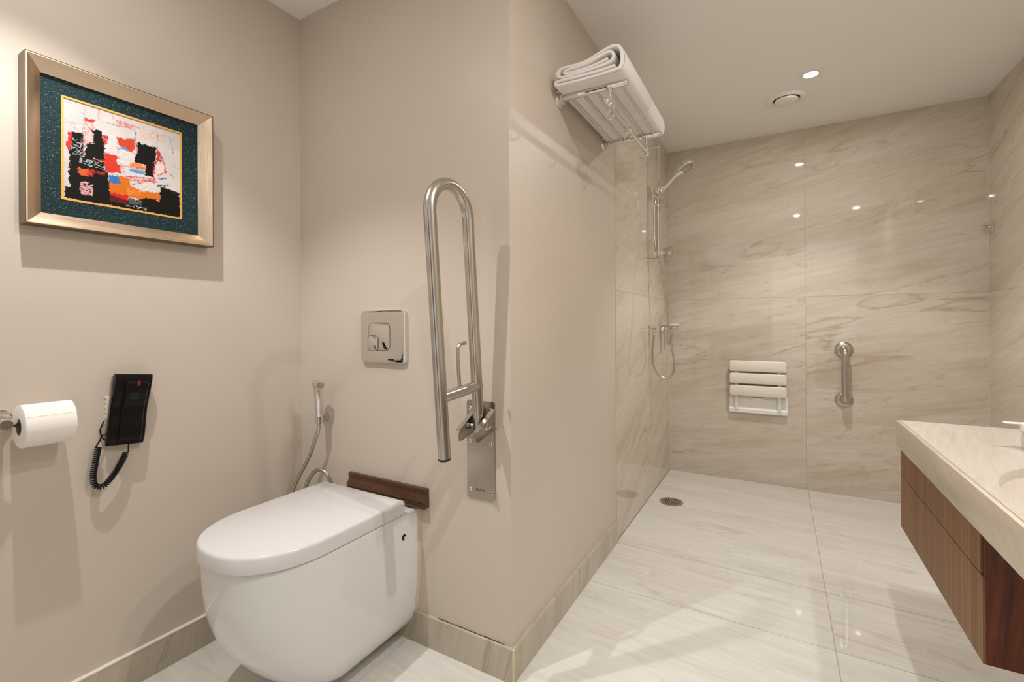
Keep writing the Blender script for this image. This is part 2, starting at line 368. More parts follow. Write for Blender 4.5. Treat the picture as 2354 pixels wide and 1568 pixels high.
# ------------------------------------------------------------------ framed picture
py0, py1, pz0, pz1, PD = 0.4160, 0.8785, 1.3880, 1.8385, 0.050
pic = thing('framed_picture', (XL, (py0+py1)/2, pz0), 'abstract painting in a wide champagne metallic frame with dark teal mount', 'picture')
FW = 0.036
def rail(p, q, ip, iq, mat):
    """mitred rail between outer corners p, q and inner corners ip, iq (y, z)"""
    mb = MB(); R = []
    for o_, i_ in ((p, ip), (q, iq)):
        d = Vector((i_[0]-o_[0], i_[1]-o_[1]))
        def pt(f, dep): return Vector((XL+dep, o_[0]+d.x*f, o_[1]+d.y*f))
        R.append([pt(0, 0.004), pt(0, PD-0.002), pt(0.04, PD), pt(0.10, PD), pt(0.35, 0.0435), pt(0.7, 0.032), pt(1.0, 0.0225), pt(1.0, 0.012), pt(0.5, 0.004)])
    return obj('frame_rail', mb.ring_loft(R), mat, pic, 25)
O = [(py0, pz0), (py1, pz0), (py1, pz1), (py0, pz1)]
I = [(py0+FW, pz0+FW), (py1-FW, pz0+FW), (py1-FW, pz1-FW), (py0+FW, pz1-FW)]
for k in range(4): rail(O[k], O[(k+1) % 4], I[k], I[(k+1) % 4], 'frame_h' if k % 2 == 0 else 'frame_v')
mb = MB(); e = 0.0006
for k in range(4):
    (ya, za), (yb, zb) = O[k], O[(k+1) % 4]
    cy_, cz_ = (py0+py1)/2, (pz0+pz1)/2
    ny, nz = (0, -1, 0, 1)[(k+1) % 4], (-1, 0, 1, 0)[k]
    ny = {0: 0, 1: 1, 2: 0, 3: -1}[k]; nz = {0: -1, 1: 0, 2: 1, 3: 0}[k]
    mb.box((XL+0.004, ya+min(0, ny)*e*2-(0 if ny else e), za+min(0, nz)*e*2-(0 if nz else e)), (XL+PD-0.0008, yb+max(0, ny)*e*2+(0 if ny else e), zb+max(0, nz)*e*2+(0 if nz else e)))
obj('frame_edge', mb, 'frame_edge', pic, 0)
fy0, fy1, fz0, fz1 = 0.4945, 0.7955, 1.4700, 1.7610
MD_ = XL+0.0175
mb = MB()
def ringrect(mb, x0, x1, a, b):
    Rs = []
    for (yy0, yy1, zz0, zz1), xx in ((a, x0), (a, x1), (b, x1), (b, x0)):
        Rs.append([Vector((xx, yy0, zz0)), Vector((xx, yy1, zz0)), Vector((xx, yy1, zz1)), Vector((xx, yy0, zz1))])
    Rs.append(Rs[0]); return mb.ring_loft(Rs, False, False)
obj('mount_board', ringrect(mb, XL+0.012, MD_, (py0+FW-0.004, py1-FW+0.004, pz0+FW-0.004, pz1-FW+0.004), (fy0, fy1, fz0, fz1)), 'teal', pic, 0)
obj('gold_fillet', ringrect(MB(), XL+0.012, MD_+0.0012, (fy0, fy1, fz0, fz1), (fy0+0.0055, fy1-0.0055, fz0+0.0055, fz1-0.0055)), 'fillet', pic, 0)

# the abstract print: colour blocks brushed onto a fine grid
NXp, NZp = 300, 290
rng = np.random.default_rng(3)
def smooth_noise(nx, nz, cx, cz, seed):
    r = np.random.default_rng(seed); gm = r.random((cz+2, cx+2))
    X = np.linspace(0, cx, nx, endpoint=False); Z = np.linspace(0, cz, nz, endpoint=False)
    xi = X.astype(int); zi = Z.astype(int); xf = X-xi; zf = (Z-zi)[:, None]; xf = xf*xf*(3-2*xf); zf = zf*zf*(3-2*zf)
    a = gm[zi][:, xi]; b = gm[zi][:, xi+1]; c = gm[zi+1][:, xi]; d = gm[zi+1][:, xi+1]
    return (a*(1-xf)+b*xf)*(1-zf) + (c*(1-xf)+d*xf)*zf
def uv_of(x, y):
    s = (x-122.0)/1318.0; yt = 118+409*s; hh = 1132+(951-1132)*s
    return s*951/hh, (y-yt)/hh
U, V = np.meshgrid(np.linspace(0, 1, NXp), np.linspace(0, 1, NZp))
ju = U + 0.020*(smooth_noise(NXp, NZp, 60, 60, 1)-0.5) + 0.012*(smooth_noise(NXp, NZp, 140, 140, 2)-0.5)
jv = V + 0.020*(smooth_noise(NXp, NZp, 60, 60, 5)-0.5) + 0.012*(smooth_noise(NXp, NZp, 140, 140, 6)-0.5)
def inside(poly):
    q = [uv_of(*p) for p in poly]; r = np.zeros(U.shape, bool); n = len(q)
    for i in range(n):
        (x1, y1), (x2, y2) = q[i], q[(i+1) % n]
        c = ((y1 > jv) != (y2 > jv)) & (ju < (x2-x1)*(jv-y1)/((y2-y1)+1e-12)+x1); r ^= c
    return r
grain = smooth_noise(NXp, NZp, 90, 200, 9); grain2 = smooth_noise(NXp, NZp, 150, 40, 10); fine = smooth_noise(NXp, NZp, 290, 280, 12)
CANVAS = np.array((0.54, 0.49, 0.47)); img = np.ones(U.shape+(3,))*CANVAS
img *= (0.93+0.14*smooth_noise(NXp, NZp, 14, 12, 4))[..., None]
def paint(poly, col, a=1.0, tex=0.0, seed=0):
    m_ = inside(poly).astype(float)*a
    if tex: m_ = m_*(smooth_noise(NXp, NZp, 70, 160, 30+seed) > tex)
    img[:] = img*(1-m_[..., None]) + np.array(col)*m_[..., None]*(0.85+0.3*grain[..., None])
def line(p, q, wd, col, a=1.0, brk=0.0, seed=0):
    (x1, y1), (x2, y2) = uv_of(*p), uv_of(*q); dx, dy = x2-x1, y2-y1; L2 = dx*dx+dy*dy
    t_ = np.clip(((ju-x1)*dx+(jv-y1)*dy)/L2, 0, 1); d = np.hypot(ju-x1-t_*dx, jv-y1-t_*dy)
    m_ = (d < wd).astype(float)*a
    if brk: m_ = m_*(smooth_noise(NXp, NZp, 80, 80, 60+seed) > brk)
    img[:] = img*(1-m_[..., None]) + np.array(col)*m_[..., None]
BK, RD, OR, BL_, PK, WH, GY = (0.006, 0.005, 0.004), (0.55, 0.035, 0.02), (0.58, 0.14, 0.012), (0.035, 0.14, 0.36), (0.52, 0.21, 0.20), (0.57, 0.53, 0.51), (0.25, 0.22, 0.2)
RED2 = (0.40, 0.03, 0.02)
# pink washes
paint([(370, 400), (470, 400), (470, 650), (345, 640)], PK, 0.8, 0.45, 1)
paint([(720, 370), (920, 430), (915, 480), (720, 440)], (0.55, 0.12, 0.12), 0.8, 0.42, 2)
paint([(510, 250), (560, 260), (540, 360), (510, 355)], (0.6, 0.15, 0.14), 0.7, 0.5, 3)
paint([(980, 480), (1290, 520), (1280, 620), (985, 570)], (0.64, 0.32, 0.20), 0.7, 0.55, 4)
paint([(365, 350), (480, 370), (475, 398), (365, 385)], RD)
# black masses
paint([(225, 510), (335, 525), (340, 660), (470, 600), (440, 480), (560, 500), (560, 560), (585, 640), (580, 820), (450, 810), (600, 860), (610, 960), (640, 1100), (640, 1220), (850, 1270), (1020, 1270), (1060, 1240), (1210, 1290), (1220, 1130), (1440, 1200), (1440, 1480), (130, 1250), (140, 1130), (175, 1130), (175, 1000), (190, 860), (180, 740)], BK)
paint([(960, 625), (1180, 690), (1160, 870), (1135, 1020), (1050, 1000), (1055, 880), (930, 850), (930, 790), (955, 740)], BK)
paint([(1190, 700), (1245, 800), (1240, 850), (1165, 850)], RED2, 1, 0.4, 6)
# grey scratches over black
paint([(215, 560), (330, 580), (330, 760), (200, 760)], (0.33, 0.36, 0.37), 0.9, 0.62, 7)
paint([(300, 760), (460, 830), (440, 900), (300, 860)], (0.35, 0.38, 0.38), 0.9, 0.60, 8)
paint([(470, 830), (590, 880), (590, 930), (470, 920)], (0.40, 0.38, 0.36), 0.9, 0.64, 9)
paint([(860, 1250), (1010, 1280), (1000, 1340), (860, 1320)], (0.10, 0.10, 0.09), 1, 0.3, 10)
paint([(820, 1300), (1060, 1370), (1060, 1395), (820, 1350)], (0.5, 0.5, 0.5), 0.9, 0.66, 11)
# whites inside
paint([(345, 640), (380, 650), (360, 790), (345, 780)], WH, 0.9, 0.25, 12)
paint([(340, 530), (440, 480), (445, 570), (480, 640), (345, 640)], (0.62, 0.42, 0.40), 0.9, 0.45, 13)
paint([(630, 540), (735, 545), (730, 740), (590, 720)], WH)
paint([(735, 690), (940, 760), (925, 840), (740, 760)], WH)
paint([(175, 990), (185, 1120), (150, 1130), (130, 990)], WH)
paint([(320, 1060), (450, 1090), (455, 1240), (320, 1210), (300, 1130)], (0.62, 0.33, 0.34), 0.95, 0.32, 14)
# reds
paint([(175, 500), (225, 510), (205, 700), (150, 690), (165, 600)], RD)
paint([(565, 540), (630, 545), (620, 640), (580, 660)], (0.50, 0.03, 0.03), 1, 0.25, 15)
paint([(740, 580), (930, 600), (930, 690), (890, 735), (770, 670), (740, 650)], (0.50, 0.05, 0.02))
paint([(590, 740), (740, 780), (720, 830), (770, 900), (780, 980), (600, 960), (590, 840), (450, 820), (580, 815)], RD)
paint([(640, 1180), (850, 1220), (850, 1290), (640, 1220)], (0.52, 0.02, 0.012))
paint([(640, 1220), (850, 1280), (840, 1330), (640, 1280)], (0.10, 0.012, 0.01))
paint([(280, 905), (390, 925), (390, 1000), (290, 985), (300, 950)], (0.55, 0.11, 0.03)); paint([(390, 925), (455, 935), (450, 1005), (390, 1000)], RD)
paint([(430, 930), (590, 960), (590, 990), (450, 980)], (0.40, 0.02, 0.02), 1, 0.4, 16)
# oranges
paint([(640, 1090), (770, 1000), (860, 1030), (880, 1120), (1010, 1180), (1215, 1200), (1215, 1285), (1060, 1250), (1010, 1275), (850, 1230), (640, 1185)], OR)
paint([(845, 1150), (1000, 1180), (1000, 1230), (845, 1210)], (0.72, 0.26, 0.06), 0.9, 0.45, 17)
paint([(870, 840), (1060, 890), (1055, 940), (870, 905)], (0.66, 0.19, 0.05), 1, 0.2, 18)
paint([(920, 440), (1000, 465), (990, 475), (920, 460)], (0.6, 0.2, 0.03))
# white middle right
paint([(740, 800), (870, 840), (865, 905), (770, 890)], WH); paint([(790, 910), (870, 920), (1040, 990), (1040, 1020), (820, 1000)], WH)
paint([(890, 1100), (1180, 1070), (1215, 1120), (1210, 1200), (1010, 1170)], WH)
paint([(1170, 870), (1270, 880), (1280, 980), (1160, 1000)], (0.66, 0.50, 0.50), 0.9, 0.3, 19)
# blues
paint([(625, 985), (755, 1005), (770, 1090), (640, 1085)], BL_); paint([(868, 920), (1045, 945), (1040, 990), (868, 950)], (0.10, 0.25, 0.45))
paint([(760, 655), (830, 680), (860, 725), (770, 690)], (0.08, 0.22, 0.45)); paint([(932, 500), (948, 505), (945, 605), (932, 600)], (0.10, 0.22, 0.42))
paint([(1190, 1030), (1300, 1025), (1230, 1050)], (0.05, 0.10, 0.35)); paint([(550, 925), (590, 935), (590, 945), (550, 940)], BL_)
# scribbled lines
R3 = (0.50, 0.03, 0.04)
for a, b, wd, c, s_ in [((375, 200), (335, 560), 0.004, GY, 1), ((125, 410), (335, 412), 0.003, GY, 2), ((130, 355), (310, 510), 0.003, GY, 3), ((140, 160), (370, 235), 0.002, GY, 4),
    ((685, 300), (690, 430), 0.003, GY, 5), ((480, 375), (920, 480), 0.003, GY, 6), ((1185, 460), (1190, 690), 0.003, GY, 7), ((1185, 540), (1280, 550), 0.003, GY, 8), ((1330, 560), (1390, 900), 0.003, GY, 9),
    ((1340, 905), (1430, 910), 0.003, GY, 10), ((740, 780), (830, 1010), 0.005, R3, 11), ((780, 890), (1050, 920), 0.004, R3, 12), ((830, 1010), (1160, 1040), 0.007, R3, 13), ((850, 1040), (1180, 1075), 0.008, R3, 14),
    ((880, 1105), (1080, 1060), 0.008, R3, 15), ((1180, 690), (1250, 800), 0.008, R3, 16), ((1250, 800), (1280, 960), 0.007, R3, 17), ((1280, 960), (1190, 1010), 0.006, R3, 18), ((1160, 850), (1140, 1060), 0.009, R3, 19),
    ((735, 560), (735, 740), 0.004, (0.3, 0.15, 0.1), 20), ((940, 610), (950, 740), 0.010, (0.5, 0.2, 0.2), 21), ((345, 560), (350, 760), 0.006, (0.35, 0.08, 0.1), 22), ((960, 640), (1190, 690), 0.004, BK, 23),
    ((1050, 650), (1190, 680), 0.004, GY, 24), ((930, 480), (950, 600), 0.004, GY, 25), ((735, 575), (930, 590), 0.005, (0.35, 0.08, 0.06), 26), ((740, 690), (930, 745), 0.004, R3, 27), ((1190, 1110), (1430, 1210), 0.010, (0.03, 0.02, 0.015), 28), ((1200, 1115), (1330, 1110), 0.006, (0.03, 0.02, 0.015), 29), ((1340, 985), (1365, 1030), 0.006, OR, 30)]:
    line(a, b, wd, c, 0.9, 0.35, s_)
img *= (0.90+0.2*fine)[..., None]
Yg = fy0+0.0055 + (fy1-fy0-0.011)*np.linspace(0, 1, NXp); Zg = fz1-0.0055 - (fz1-fz0-0.011)*np.linspace(0, 1, NZp)
YY, ZZ = np.meshgrid(Yg, Zg)
co = np.stack([np.full(YY.shape, 0.0165), YY-(py0+py1)/2, ZZ-pz0], -1).reshape(-1, 3)
idx = np.arange(NXp*NZp).reshape(NZp, NXp)
F = np.stack([idx[:-1, :-1], idx[1:, :-1], idx[1:, 1:], idx[:-1, 1:]], -1).reshape(-1, 4)
me = bpy.data.meshes.new('print'); me.from_pydata(co.tolist(), [], F.tolist())
ca = me.color_attributes.new('Col', 'FLOAT_COLOR', 'POINT'); ca.data.foreach_set('color', np.concatenate([np.clip(img, 0, 1).reshape(-1, 3), np.ones((NXp*NZp, 1))], 1).astype(np.float32).ravel())
me.materials.append(M['print']); o = bpy.data.objects.new('print', me); COL.objects.link(o); o.parent = pic; o['label'] = 'abstract print of black, red, orange and blue patches on white'
box_obj('backing_board', (XL+0.001, py0+0.01, pz0+0.01), (XL+0.012, py1-0.01, pz1-0.01), 'black_matte', pic, smooth=0)

# ------------------------------------------------------------------ wall phone with coiled cord
pa = math.radians(6); PO = Vector((XL, 0.645, 0.862)); A_ = Vector((0, math.cos(pa), -math.sin(pa))); B_ = Vector((0, math.sin(pa), math.cos(pa))); N_ = Vector((1, 0, 0))
def pp(a, b, d): return PO + A_*a + B_*b + N_*d
phone = thing('wall_phone', (XL, 0.645, 0.755), 'black wall telephone with a wavy handset hanging slightly askew', 'telephone')
prof = [(-0.106, 0.029), (-0.08, 0.032), (-0.05, 0.031), (-0.02, 0.028), (0.005, 0.0275), (0.03, 0.032), (0.055, 0.037), (0.08, 0.0395), (0.106, 0.040)]
def fdep(b):
    for (b0, d0), (b1, d1) in zip(prof, prof[1:]):
        if b <= b1: t_ = (b-b0)/(b1-b0); t_ = t_*t_*(3-2*t_); return d0+(d1-d0)*t_
    return prof[-1][1]
def slab(a0, a1, b0, b1, back, front, chamfer=0.003, nb=22):
    """slab following the wavy profile; back/front are functions of b"""
    rings = []
    for k in range(nb+1):
        b = b0+(b1-b0)*k/nb; c = chamfer
        if k in (0, nb): ff = front(b)-c
        else: ff = front(b)
        rings.append([pp(a0, b, back(b)), pp(a0, b, ff-c), pp(a0+c, b, ff), pp(a1-c, b, ff), pp(a1, b, ff-c), pp(a1, b, back(b))])
    return MB().ring_loft(rings)
obj('phone_base', slab(-0.047, 0.047, -0.106, 0.106, lambda b: 0.0195, lambda b: fdep(b)), 'black', phone, 30)
obj('wall_bracket', slab(-0.044, 0.044, -0.1, 0.1, lambda b: 0.0, lambda b: 0.0195, 0.001), 'dark_side', phone, 30)
hs = obj('handset', slab(-0.022, 0.036, -0.101, 0.087, lambda b: fdep(b)-0.004, lambda b: fdep(b)+0.009, 0.004), 'black', phone, 30)
mb = MB()
def fslit(a0, a1, b0, b1, lift):
    return MB().prism([pp(a0, b0, fdep(b0)+0.009), pp(a1, b0, fdep(b0)+0.009), pp(a1, b1, fdep(b1)+0.009), pp(a0, b1, fdep(b1)+0.009)], N_*lift)
for k in range(5): obj('grille_slot', fslit(-0.006, 0.013, 0.030+k*0.0042, 0.0320+k*0.0042, 0.0003), 'black_matte', hs, 0)
obj('message_lamp', fslit(0.005, 0.011, 0.072, 0.087, 0.0008), 'red', hs, 0)
# coiled cord: straight leads + helix
core = crom([pp(-0.063, -0.108, 0.022), pp(-0.066, -0.15, 0.024), pp(-0.068, -0.19, 0.026), pp(-0.062, -0.215, 0.028), pp(-0.046, -0.222, 0.03), pp(-0.030, -0.207, 0.03), pp(-0.014, -0.178, 0.03), pp(-0.002, -0.150, 0.028), pp(0.004, -0.132, 0.026)], 40)
core = resample(core, 0.0006)
Ts = [(core[min(i+1, len(core)-1)]-core[max(i-1, 0)]).normalized() for i in range(len(core))]
nn = Ts[0].orthogonal().normalized(); hel = []; pitch = 0.0052; RH = 0.0068
for i, p in enumerate(core):
    nn = (nn-Ts[i]*nn.dot(Ts[i])).normalized(); bb = Ts[i].cross(nn); a = 2*PI*i*0.0006/pitch
    hel.append(p + (nn*math.cos(a)+bb*math.sin(a))*RH)
cord = obj('coiled_cord', MB().tube(hel, 0.0021, 6), 'black', phone, 60)
obj('cord_lead', MB().tube(crom([pp(-0.046, -0.07, 0.018), pp(-0.056, -0.076, 0.018), pp(-0.061, -0.09, 0.02), hel[0]], 8), 0.002, 8), 'black', phone)
obj('cord_lead', MB().tube(crom([pp(0.006, -0.1, 0.032), pp(0.007, -0.118, 0.032), pp(0.009, -0.130, 0.028), hel[-1]], 8), 0.002, 8), 'black', phone)
obj('wall_cable', MB().tube(crom([pp(-0.05, -0.035, 0.002), pp(-0.056, -0.05, 0.006), pp(-0.058, -0.065, 0.008), pp(-0.05, -0.085, 0.008), pp(-0.044, -0.09, 0.010)], 8), 0.0018, 8), 'black', phone)

# ------------------------------------------------------------------ toilet roll and holder
ry0, ry1, rd, rz, rr, rc = 0.396, 0.496, 0.070, 0.860, 0.0545, 0.0200
hold = thing('toilet_roll_holder', (XL, 0.372, 0.872), 'chrome wall-mounted toilet roll holder at the left picture edge', 'holder')
rodz = rz+rc-0.0085
obj('wall_rose', MB().lathe((XL, 0.372, rodz), (1, 0, 0), [(0.031, 0), (0.031, 0.006), (0.026, 0.011), (0.016, 0.014), (0.013, 0.02)], 40), 'chrome', hold)
obj('post', MB().lathe((XL+0.014, 0.372, rodz), (1, 0, 0), [(0.012, 0), (0.010, 0.03), (0.012, 0.045), (0.0145, 0.056), (0.012, 0.070)], 24), 'chrome', hold)
obj('rod', MB().lathe((XL+rd, 0.360, rodz), (0, 1, 0), [(0.006, 0), (0.0105, 0.002), (0.0105, 0.03), (0.0085, 0.034), (0.0085, 0.135), (0.005, 0.14)], 24), 'chrome', hold)
roll = thing('toilet_roll', (XL+rd, (ry0+ry1)/2, rz-rr), 'white toilet paper roll hanging on the chrome holder', 'toilet roll')
obj('paper', MB().lathe((XL+rd, ry0, rz), (0, 1, 0), [(rc+0.001, 0.0), (rr-0.003, 0.0), (rr, 0.002), (rr, 0.098), (rr-0.003, 0.1), (rc+0.001, 0.1)], 64, False, False), 'paper', roll)
obj('cardboard_core', MB().lathe((XL+rd, ry0+0.0005, rz), (0, 1, 0), [(rc+0.0012, 0), (rc, 0), (rc, 0.099), (rc+0.0012, 0.099)], 40, False, False), 'card', roll)
mb = MB(); R = []
for k in range(9):
    a = math.radians(30 + 62*k/8); r2 = rr+0.0007
    c = Vector((XL+rd+math.cos(a)*r2, ry0+0.0012, rz+math.sin(a)*r2)); R.append([c, c+Vector((0, 0.0975, 0)), c+Vector((-math.cos(a)*0.0012, 0.0975, -math.sin(a)*0.0012)), c+Vector((-math.cos(a)*0.0012, 0, -math.sin(a)*0.0012))])
obj('loose_sheet', mb.ring_loft(R), 'paper', roll, 50)

# ------------------------------------------------------------------ toilet
TX = -1.300
toi = thing('wall_hung_toilet', (TX, YT, 0.085), 'white wall-hung toilet with its lid closed', 'toilet')
def dshape(wd, yf, yb, ys, z, ex=2.25, nf=44):
    pts = []
    for k in range(nf+1):
        a = PI*k/nf; c = math.cos(a); s_ = math.sin(a)
        pts.append(Vector((TX + wd*math.copysign(abs(c)**(2/ex), c), ys-(ys-yf)*abs(s_)**(2/ex), z)))
    for k in range(1, 5): pts.append(Vector((TX-wd, ys+(yb-ys)*k/4, z)))
    for k in range(0, 4): pts.append(Vector((TX+wd, yb+(ys-yb)*k/4, z)))
    return pts
rings = []
ZB, ZT = 0.060, 0.470
for k in range(25):
    t_ = k/24; z = ZB+(ZT-ZB)*t_; q = 1-t_
    yf = 0.662 + 0.185*q**2.7; wd = 0.2015 - 0.028*q**3.0
    ys = 0.90 + 0.06*q
    if k < 3: wd -= (0.016, 0.006, 0.002)[k]; yf += (0.022, 0.008, 0.002)[k]
    rings.append(dshape(wd, yf, YT-0.001, ys, z, 2.25+0.15*q))
rings.append(dshape(0.2005, 0.663, YT-0.001, 0.90, ZT+0.002)); rings.append(dshape(0.197, 0.667, YT-0.001, 0.90, ZT+0.003))
obj('bowl', MB().ring_loft(rings), 'ceramic', toi, 50)
L0, L1, YBK = 0.4750, 0.522, 1.174
lr = []
for dz, ins in ((0, 0.003), (0.0015, 0.0005), (0.004, 0.0), (0.0375, 0.0005), (0.0425, 0.0018), (0.0455, 0.0045), (0.047, 0.009)):
    lr.append(dshape(0.2035-ins, 0.652+ins, YBK-ins*0.6, 0.885, L0+dz))
obj('lid', MB().ring_loft(lr), 'lid', toi, 50)
sr = [dshape(0.196-i_, 0.668, YBK-0.012, 0.885, z) for z, i_ in ((ZT+0.002, 0), (L0+0.001, 0))]
obj('seat', MB().ring_loft(sr), 'plastic_base', toi, 50)
for sx in (1,):
    hx = TX+0.2005
    obj('fixing_hole', MB().lathe((hx-0.004, 1.172, 0.398), (1, 0, 0), [(0.0105, 0.0), (0.0105, 0.0052)], 24), 'black_gap', toi)
    obj('hole_plug', MB().lathe((hx-0.003, 1.1775, 0.394), (1, 0, 0), [(0.0055, 0.0), (0.0055, 0.0057)], 20), 'ceramic', toi)
R = []
for k in range(13):
    t_ = k/12; z = ZB+(ZT-ZB)*t_; e_ = TX+0.2015-0.028*(1-t_)**3.0-(0.012 if k == 0 else 0)
    R.append([Vector((e_-0.01, YT-0.010, z)), Vector((e_+0.001, YT-0.010, z)), Vector((e_+0.008, YT-0.0005, z)), Vector((e_-0.01, YT-0.0005, z))])
obj('sealant', MB().ring_loft(R), 'seal', toi)
# wooden moulding behind the cistern ledge
wm = thing('wooden_moulding', ((-1.445-1.055)/2, YT, 0.482), 'dark brown wooden moulding strip on the wall behind the toilet lid', 'moulding')
pf = [(0, 0.479), (0.026, 0.479), (0.027, 0.486), (0.021, 0.4885), (0.0205, 0.496), (0.0235, 0.500), (0.018, 0.5085), (0.0105, 0.521), (0.0085, 0.531), (0.0125, 0.533), (0.0125, 0.543), (0.009, 0.545), (0, 0.545)]
obj('strip', MB().prism([Vector((-1.447, YT-d, z)) for d, z in pf], (0.390, 0, 0)), 'moulding', wm, 30)
# flush plate
fx0, fx1, fz0_, fz1_ = -1.373, -1.149, 0.972, 1.168
fl = thing('flush_plate', ((fx0+fx1)/2, YT, fz0_), 'square chrome dual flush plate on the wall above the toilet', 'flush plate')
def rrect(x0, x1, z0, z1, r, y, n=6):
    out = []
    for cx, cz, a0 in ((x1-r, z1-r, 0), (x0+r, z1-r, 90), (x0+r, z0+r, 180), (x1-r, z0+r, 270)):
        for k in range(n+1):
            a = math.radians(a0+90*k/n); out.append(Vector((cx+r*math.cos(a), y, cz+r*math.sin(a))))
    return out
rg = [rrect(fx0+i_, fx1-i_, fz0_+i_, fz1_-i_, max(0.018-i_, 0.004), YT-d) for d, i_ in ((0, 0), (0.010, 0), (0.0135, 0.0015), (0.015, 0.005), (0.0152, 0.012), (0.0135, 0.030), (0.0128, 0.045))]
obj('cover', MB().ring_loft(rg), 'chrome', fl, 40)
# button outlines (full flush, half flush) as slightly proud pads with dark joints
def pad(name, poly, y0, lift, mat, inset):
    c = sum((Vector(p) for p in poly), Vector())/len(poly)
    def sh(i_, y): return [Vector((p.x+(c.x-p.x)*i_, y, p.z+(c.z-p.z)*i_)) for p in poly]
    return obj(name, MB().ring_loft([sh(0, y0), sh(0, y0-lift*0.7), sh(inset, y0-lift)]), mat, fl, 40)
bx0, bx1, bz0, bz1 = -1.331, -1.226, 1.021, 1.121
yb_ = YT-0.0128
q1 = rrect(bx0, bx1, bz0, bz1, 0.018, yb_)
pad('button_joint', rrect(bx0-0.0016, bx1+0.0016, bz0-0.0016, bz1+0.0016, 0.0195, yb_), yb_+0.002, 0.0026, 'black_gap', 0.0)
pad('full_flush_button', q1, yb_+0.001, 0.0026, 'chrome', 0.04)
hx0, hx1, hz0, hz1 = bx0-0.0035, bx0+0.048, bz0-0.003, bz0+0.052
pad('button_joint', rrect(hx0-0.0018, hx1+0.0018, hz0-0.0018, hz1+0.0018, 0.016, yb_-0.002), yb_, 0.0022, 'black_gap', 0.0)
pad('half_flush_button', rrect(hx0, hx1, hz0, hz1, 0.014, yb_-0.002), yb_-0.0005, 0.0028, 'chrome', 0.05)
box_obj('etched_label', (-1.232, YT-0.01575, 0.985), (-1.205, YT-0.0145, 0.991), 'black_gap', fl, smooth=0)

# ------------------------------------------------------------------ bidet sprayer
spr = thing('bidet_sprayer', (-1.60, YT, 0.742), 'chrome hand bidet sprayer in its wall bracket beside the toilet', 'bidet sprayer')
sx_, sy_ = -1.556, 1.192
obj('wall_bracket', MB().lathe((-1.588, YT, 0.743), Vector((sx_+0.004, sy_+0.004, 0.747))-Vector((-1.588, YT, 0.743)), [(0.019, 0), (0.019, 0.004), (0.0165, 0.007), (0.0155, 0.062)], 28), 'chrome', spr)
obj('cradle', MB().lathe((sx_, sy_, 0.730), (0.0, 0.0, 1), [(0.0105, 0), (0.0155, 0.003), (0.0165, 0.028), (0.0125, 0.031)], 24), 'chrome', spr)
obj('handle', MB().lathe((sx_, sy_, 0.752), (0.008, -0.012, 0.13), [(0.0115, 0), (0.0135, 0.012), (0.013, 0.02), (0.0138, 0.022), (0.0145, 0.11), (0.014, 0.122)], 24), 'chrome', spr)
hc = Vector((sx_+0.0075, sy_-0.012, 0.884)); hd = Vector((0.95, -0.22, -0.10)).normalized()
obj('spray_head', MB().lathe(hc-hd*0.020, hd, [(0.010, 0), (0.0165, 0.005), (0.0165, 0.044), (0.0155, 0.047), (0.012, 0.0475)], 28), 'chrome', spr)
obj('nozzle_face', MB().lathe(hc+hd*0.0272, hd, [(0.0125, 0), (0.0125, 0.0008)], 24), 'hose', spr)
obj('trigger', MB().tube([hc-hd*0.022+Vector((0, 0, 0.006)), hc-hd*0.026+Vector((0, 0, -0.012)), hc-hd*0.024+Vector((0, 0, -0.036))], 0.0042, 10), 'chrome', spr)
def corrugated(pts, r, pitch):
    p = resample(crom(pts, 30), pitch/2); return MB().tube(p, r, 12, rfun=lambda i: r*(1.0 if i % 2 == 0 else 0.84))
obj('hose', corrugated([(sx_, sy_, 0.735), (sx_-0.006, sy_, 0.70), (-1.582, 1.192, 0.66), (-1.612, 1.192, 0.60), (-1.648, 1.190, 0.545), (-1.69, 1.185, 0.48), (-1.712, 1.18, 0.42), (-1.70, 1.18, 0.375), (-1.672, 1.185, 0.39), (-1.650, 1.19, 0.435), (-1.628, 1.19, 0.485), (-1.592, 1.192, 0.532), (-1.556, 1.195, 0.549), (-1.524, 1.20, 0.538), (-1.513, 1.21, 0.505), (-1.513, 1.225, 0.47), (-1.513, 1.25, 0.46)], 0.0078, 0.0062), 'hose', spr, 60)

# ------------------------------------------------------------------ fold-up support rail
rail_ = thing('folding_grab_rail', (-0.837, YT, 0.55), 'brushed steel fold-up support rail raised against the wall beside the toilet', 'grab rail')
px0, px1, pz0_, pz1_ = -0.8915, -0.783, 0.550, 0.868
rg = [rrect(px0+i_, px1-i_, pz0_+i_, pz1_-i_, 0.008, YT-d) for d, i_ in ((0, 0), (0.0035, 0), (0.0045, 0.001))]
obj('mounting_plate', MB().ring_loft(rg), 'steel_plate', rail_, 30)
for sx2, sz2 in ((-0.797, 0.842), (-0.878, 0.842), (-0.797, 0.733), (-0.878, 0.733), (-0.797, 0.577), (-0.878, 0.577)):
    scw = obj('screw', MB().lathe((sx2, YT-0.0042, sz2), (0, -1, 0), [(0.0065, 0), (0.006, 0.0018), (0.0035, 0.0026), (0.0, 0.0028)], 18), 'chrome', rail_)
    mb = MB(); mb.box((sx2-0.003, YT-0.0075, sz2-0.0008), (sx2+0.003, YT-0.0066, sz2+0.0008)); mb.box((sx2-0.0008, YT-0.0075, sz2-0.003), (sx2+0.0008, YT-0.0066, sz2+0.003))
    obj('screw_slot', mb, 'black_gap', scw, 0)
RX = -0.812
def barpt(y0, z): return Vector((RX, y0 - 0.085*(z-0.80), z))
yR, yL = 1.201, 1.024
zr0 = 0.788; path = []
for z in np.linspace(zr0, 1.40, 14): path.append(barpt(yR, z))
ca_ = (barpt(yR, 1.425)+barpt(yL, 1.425))/2; rad = (yR-yL)/2
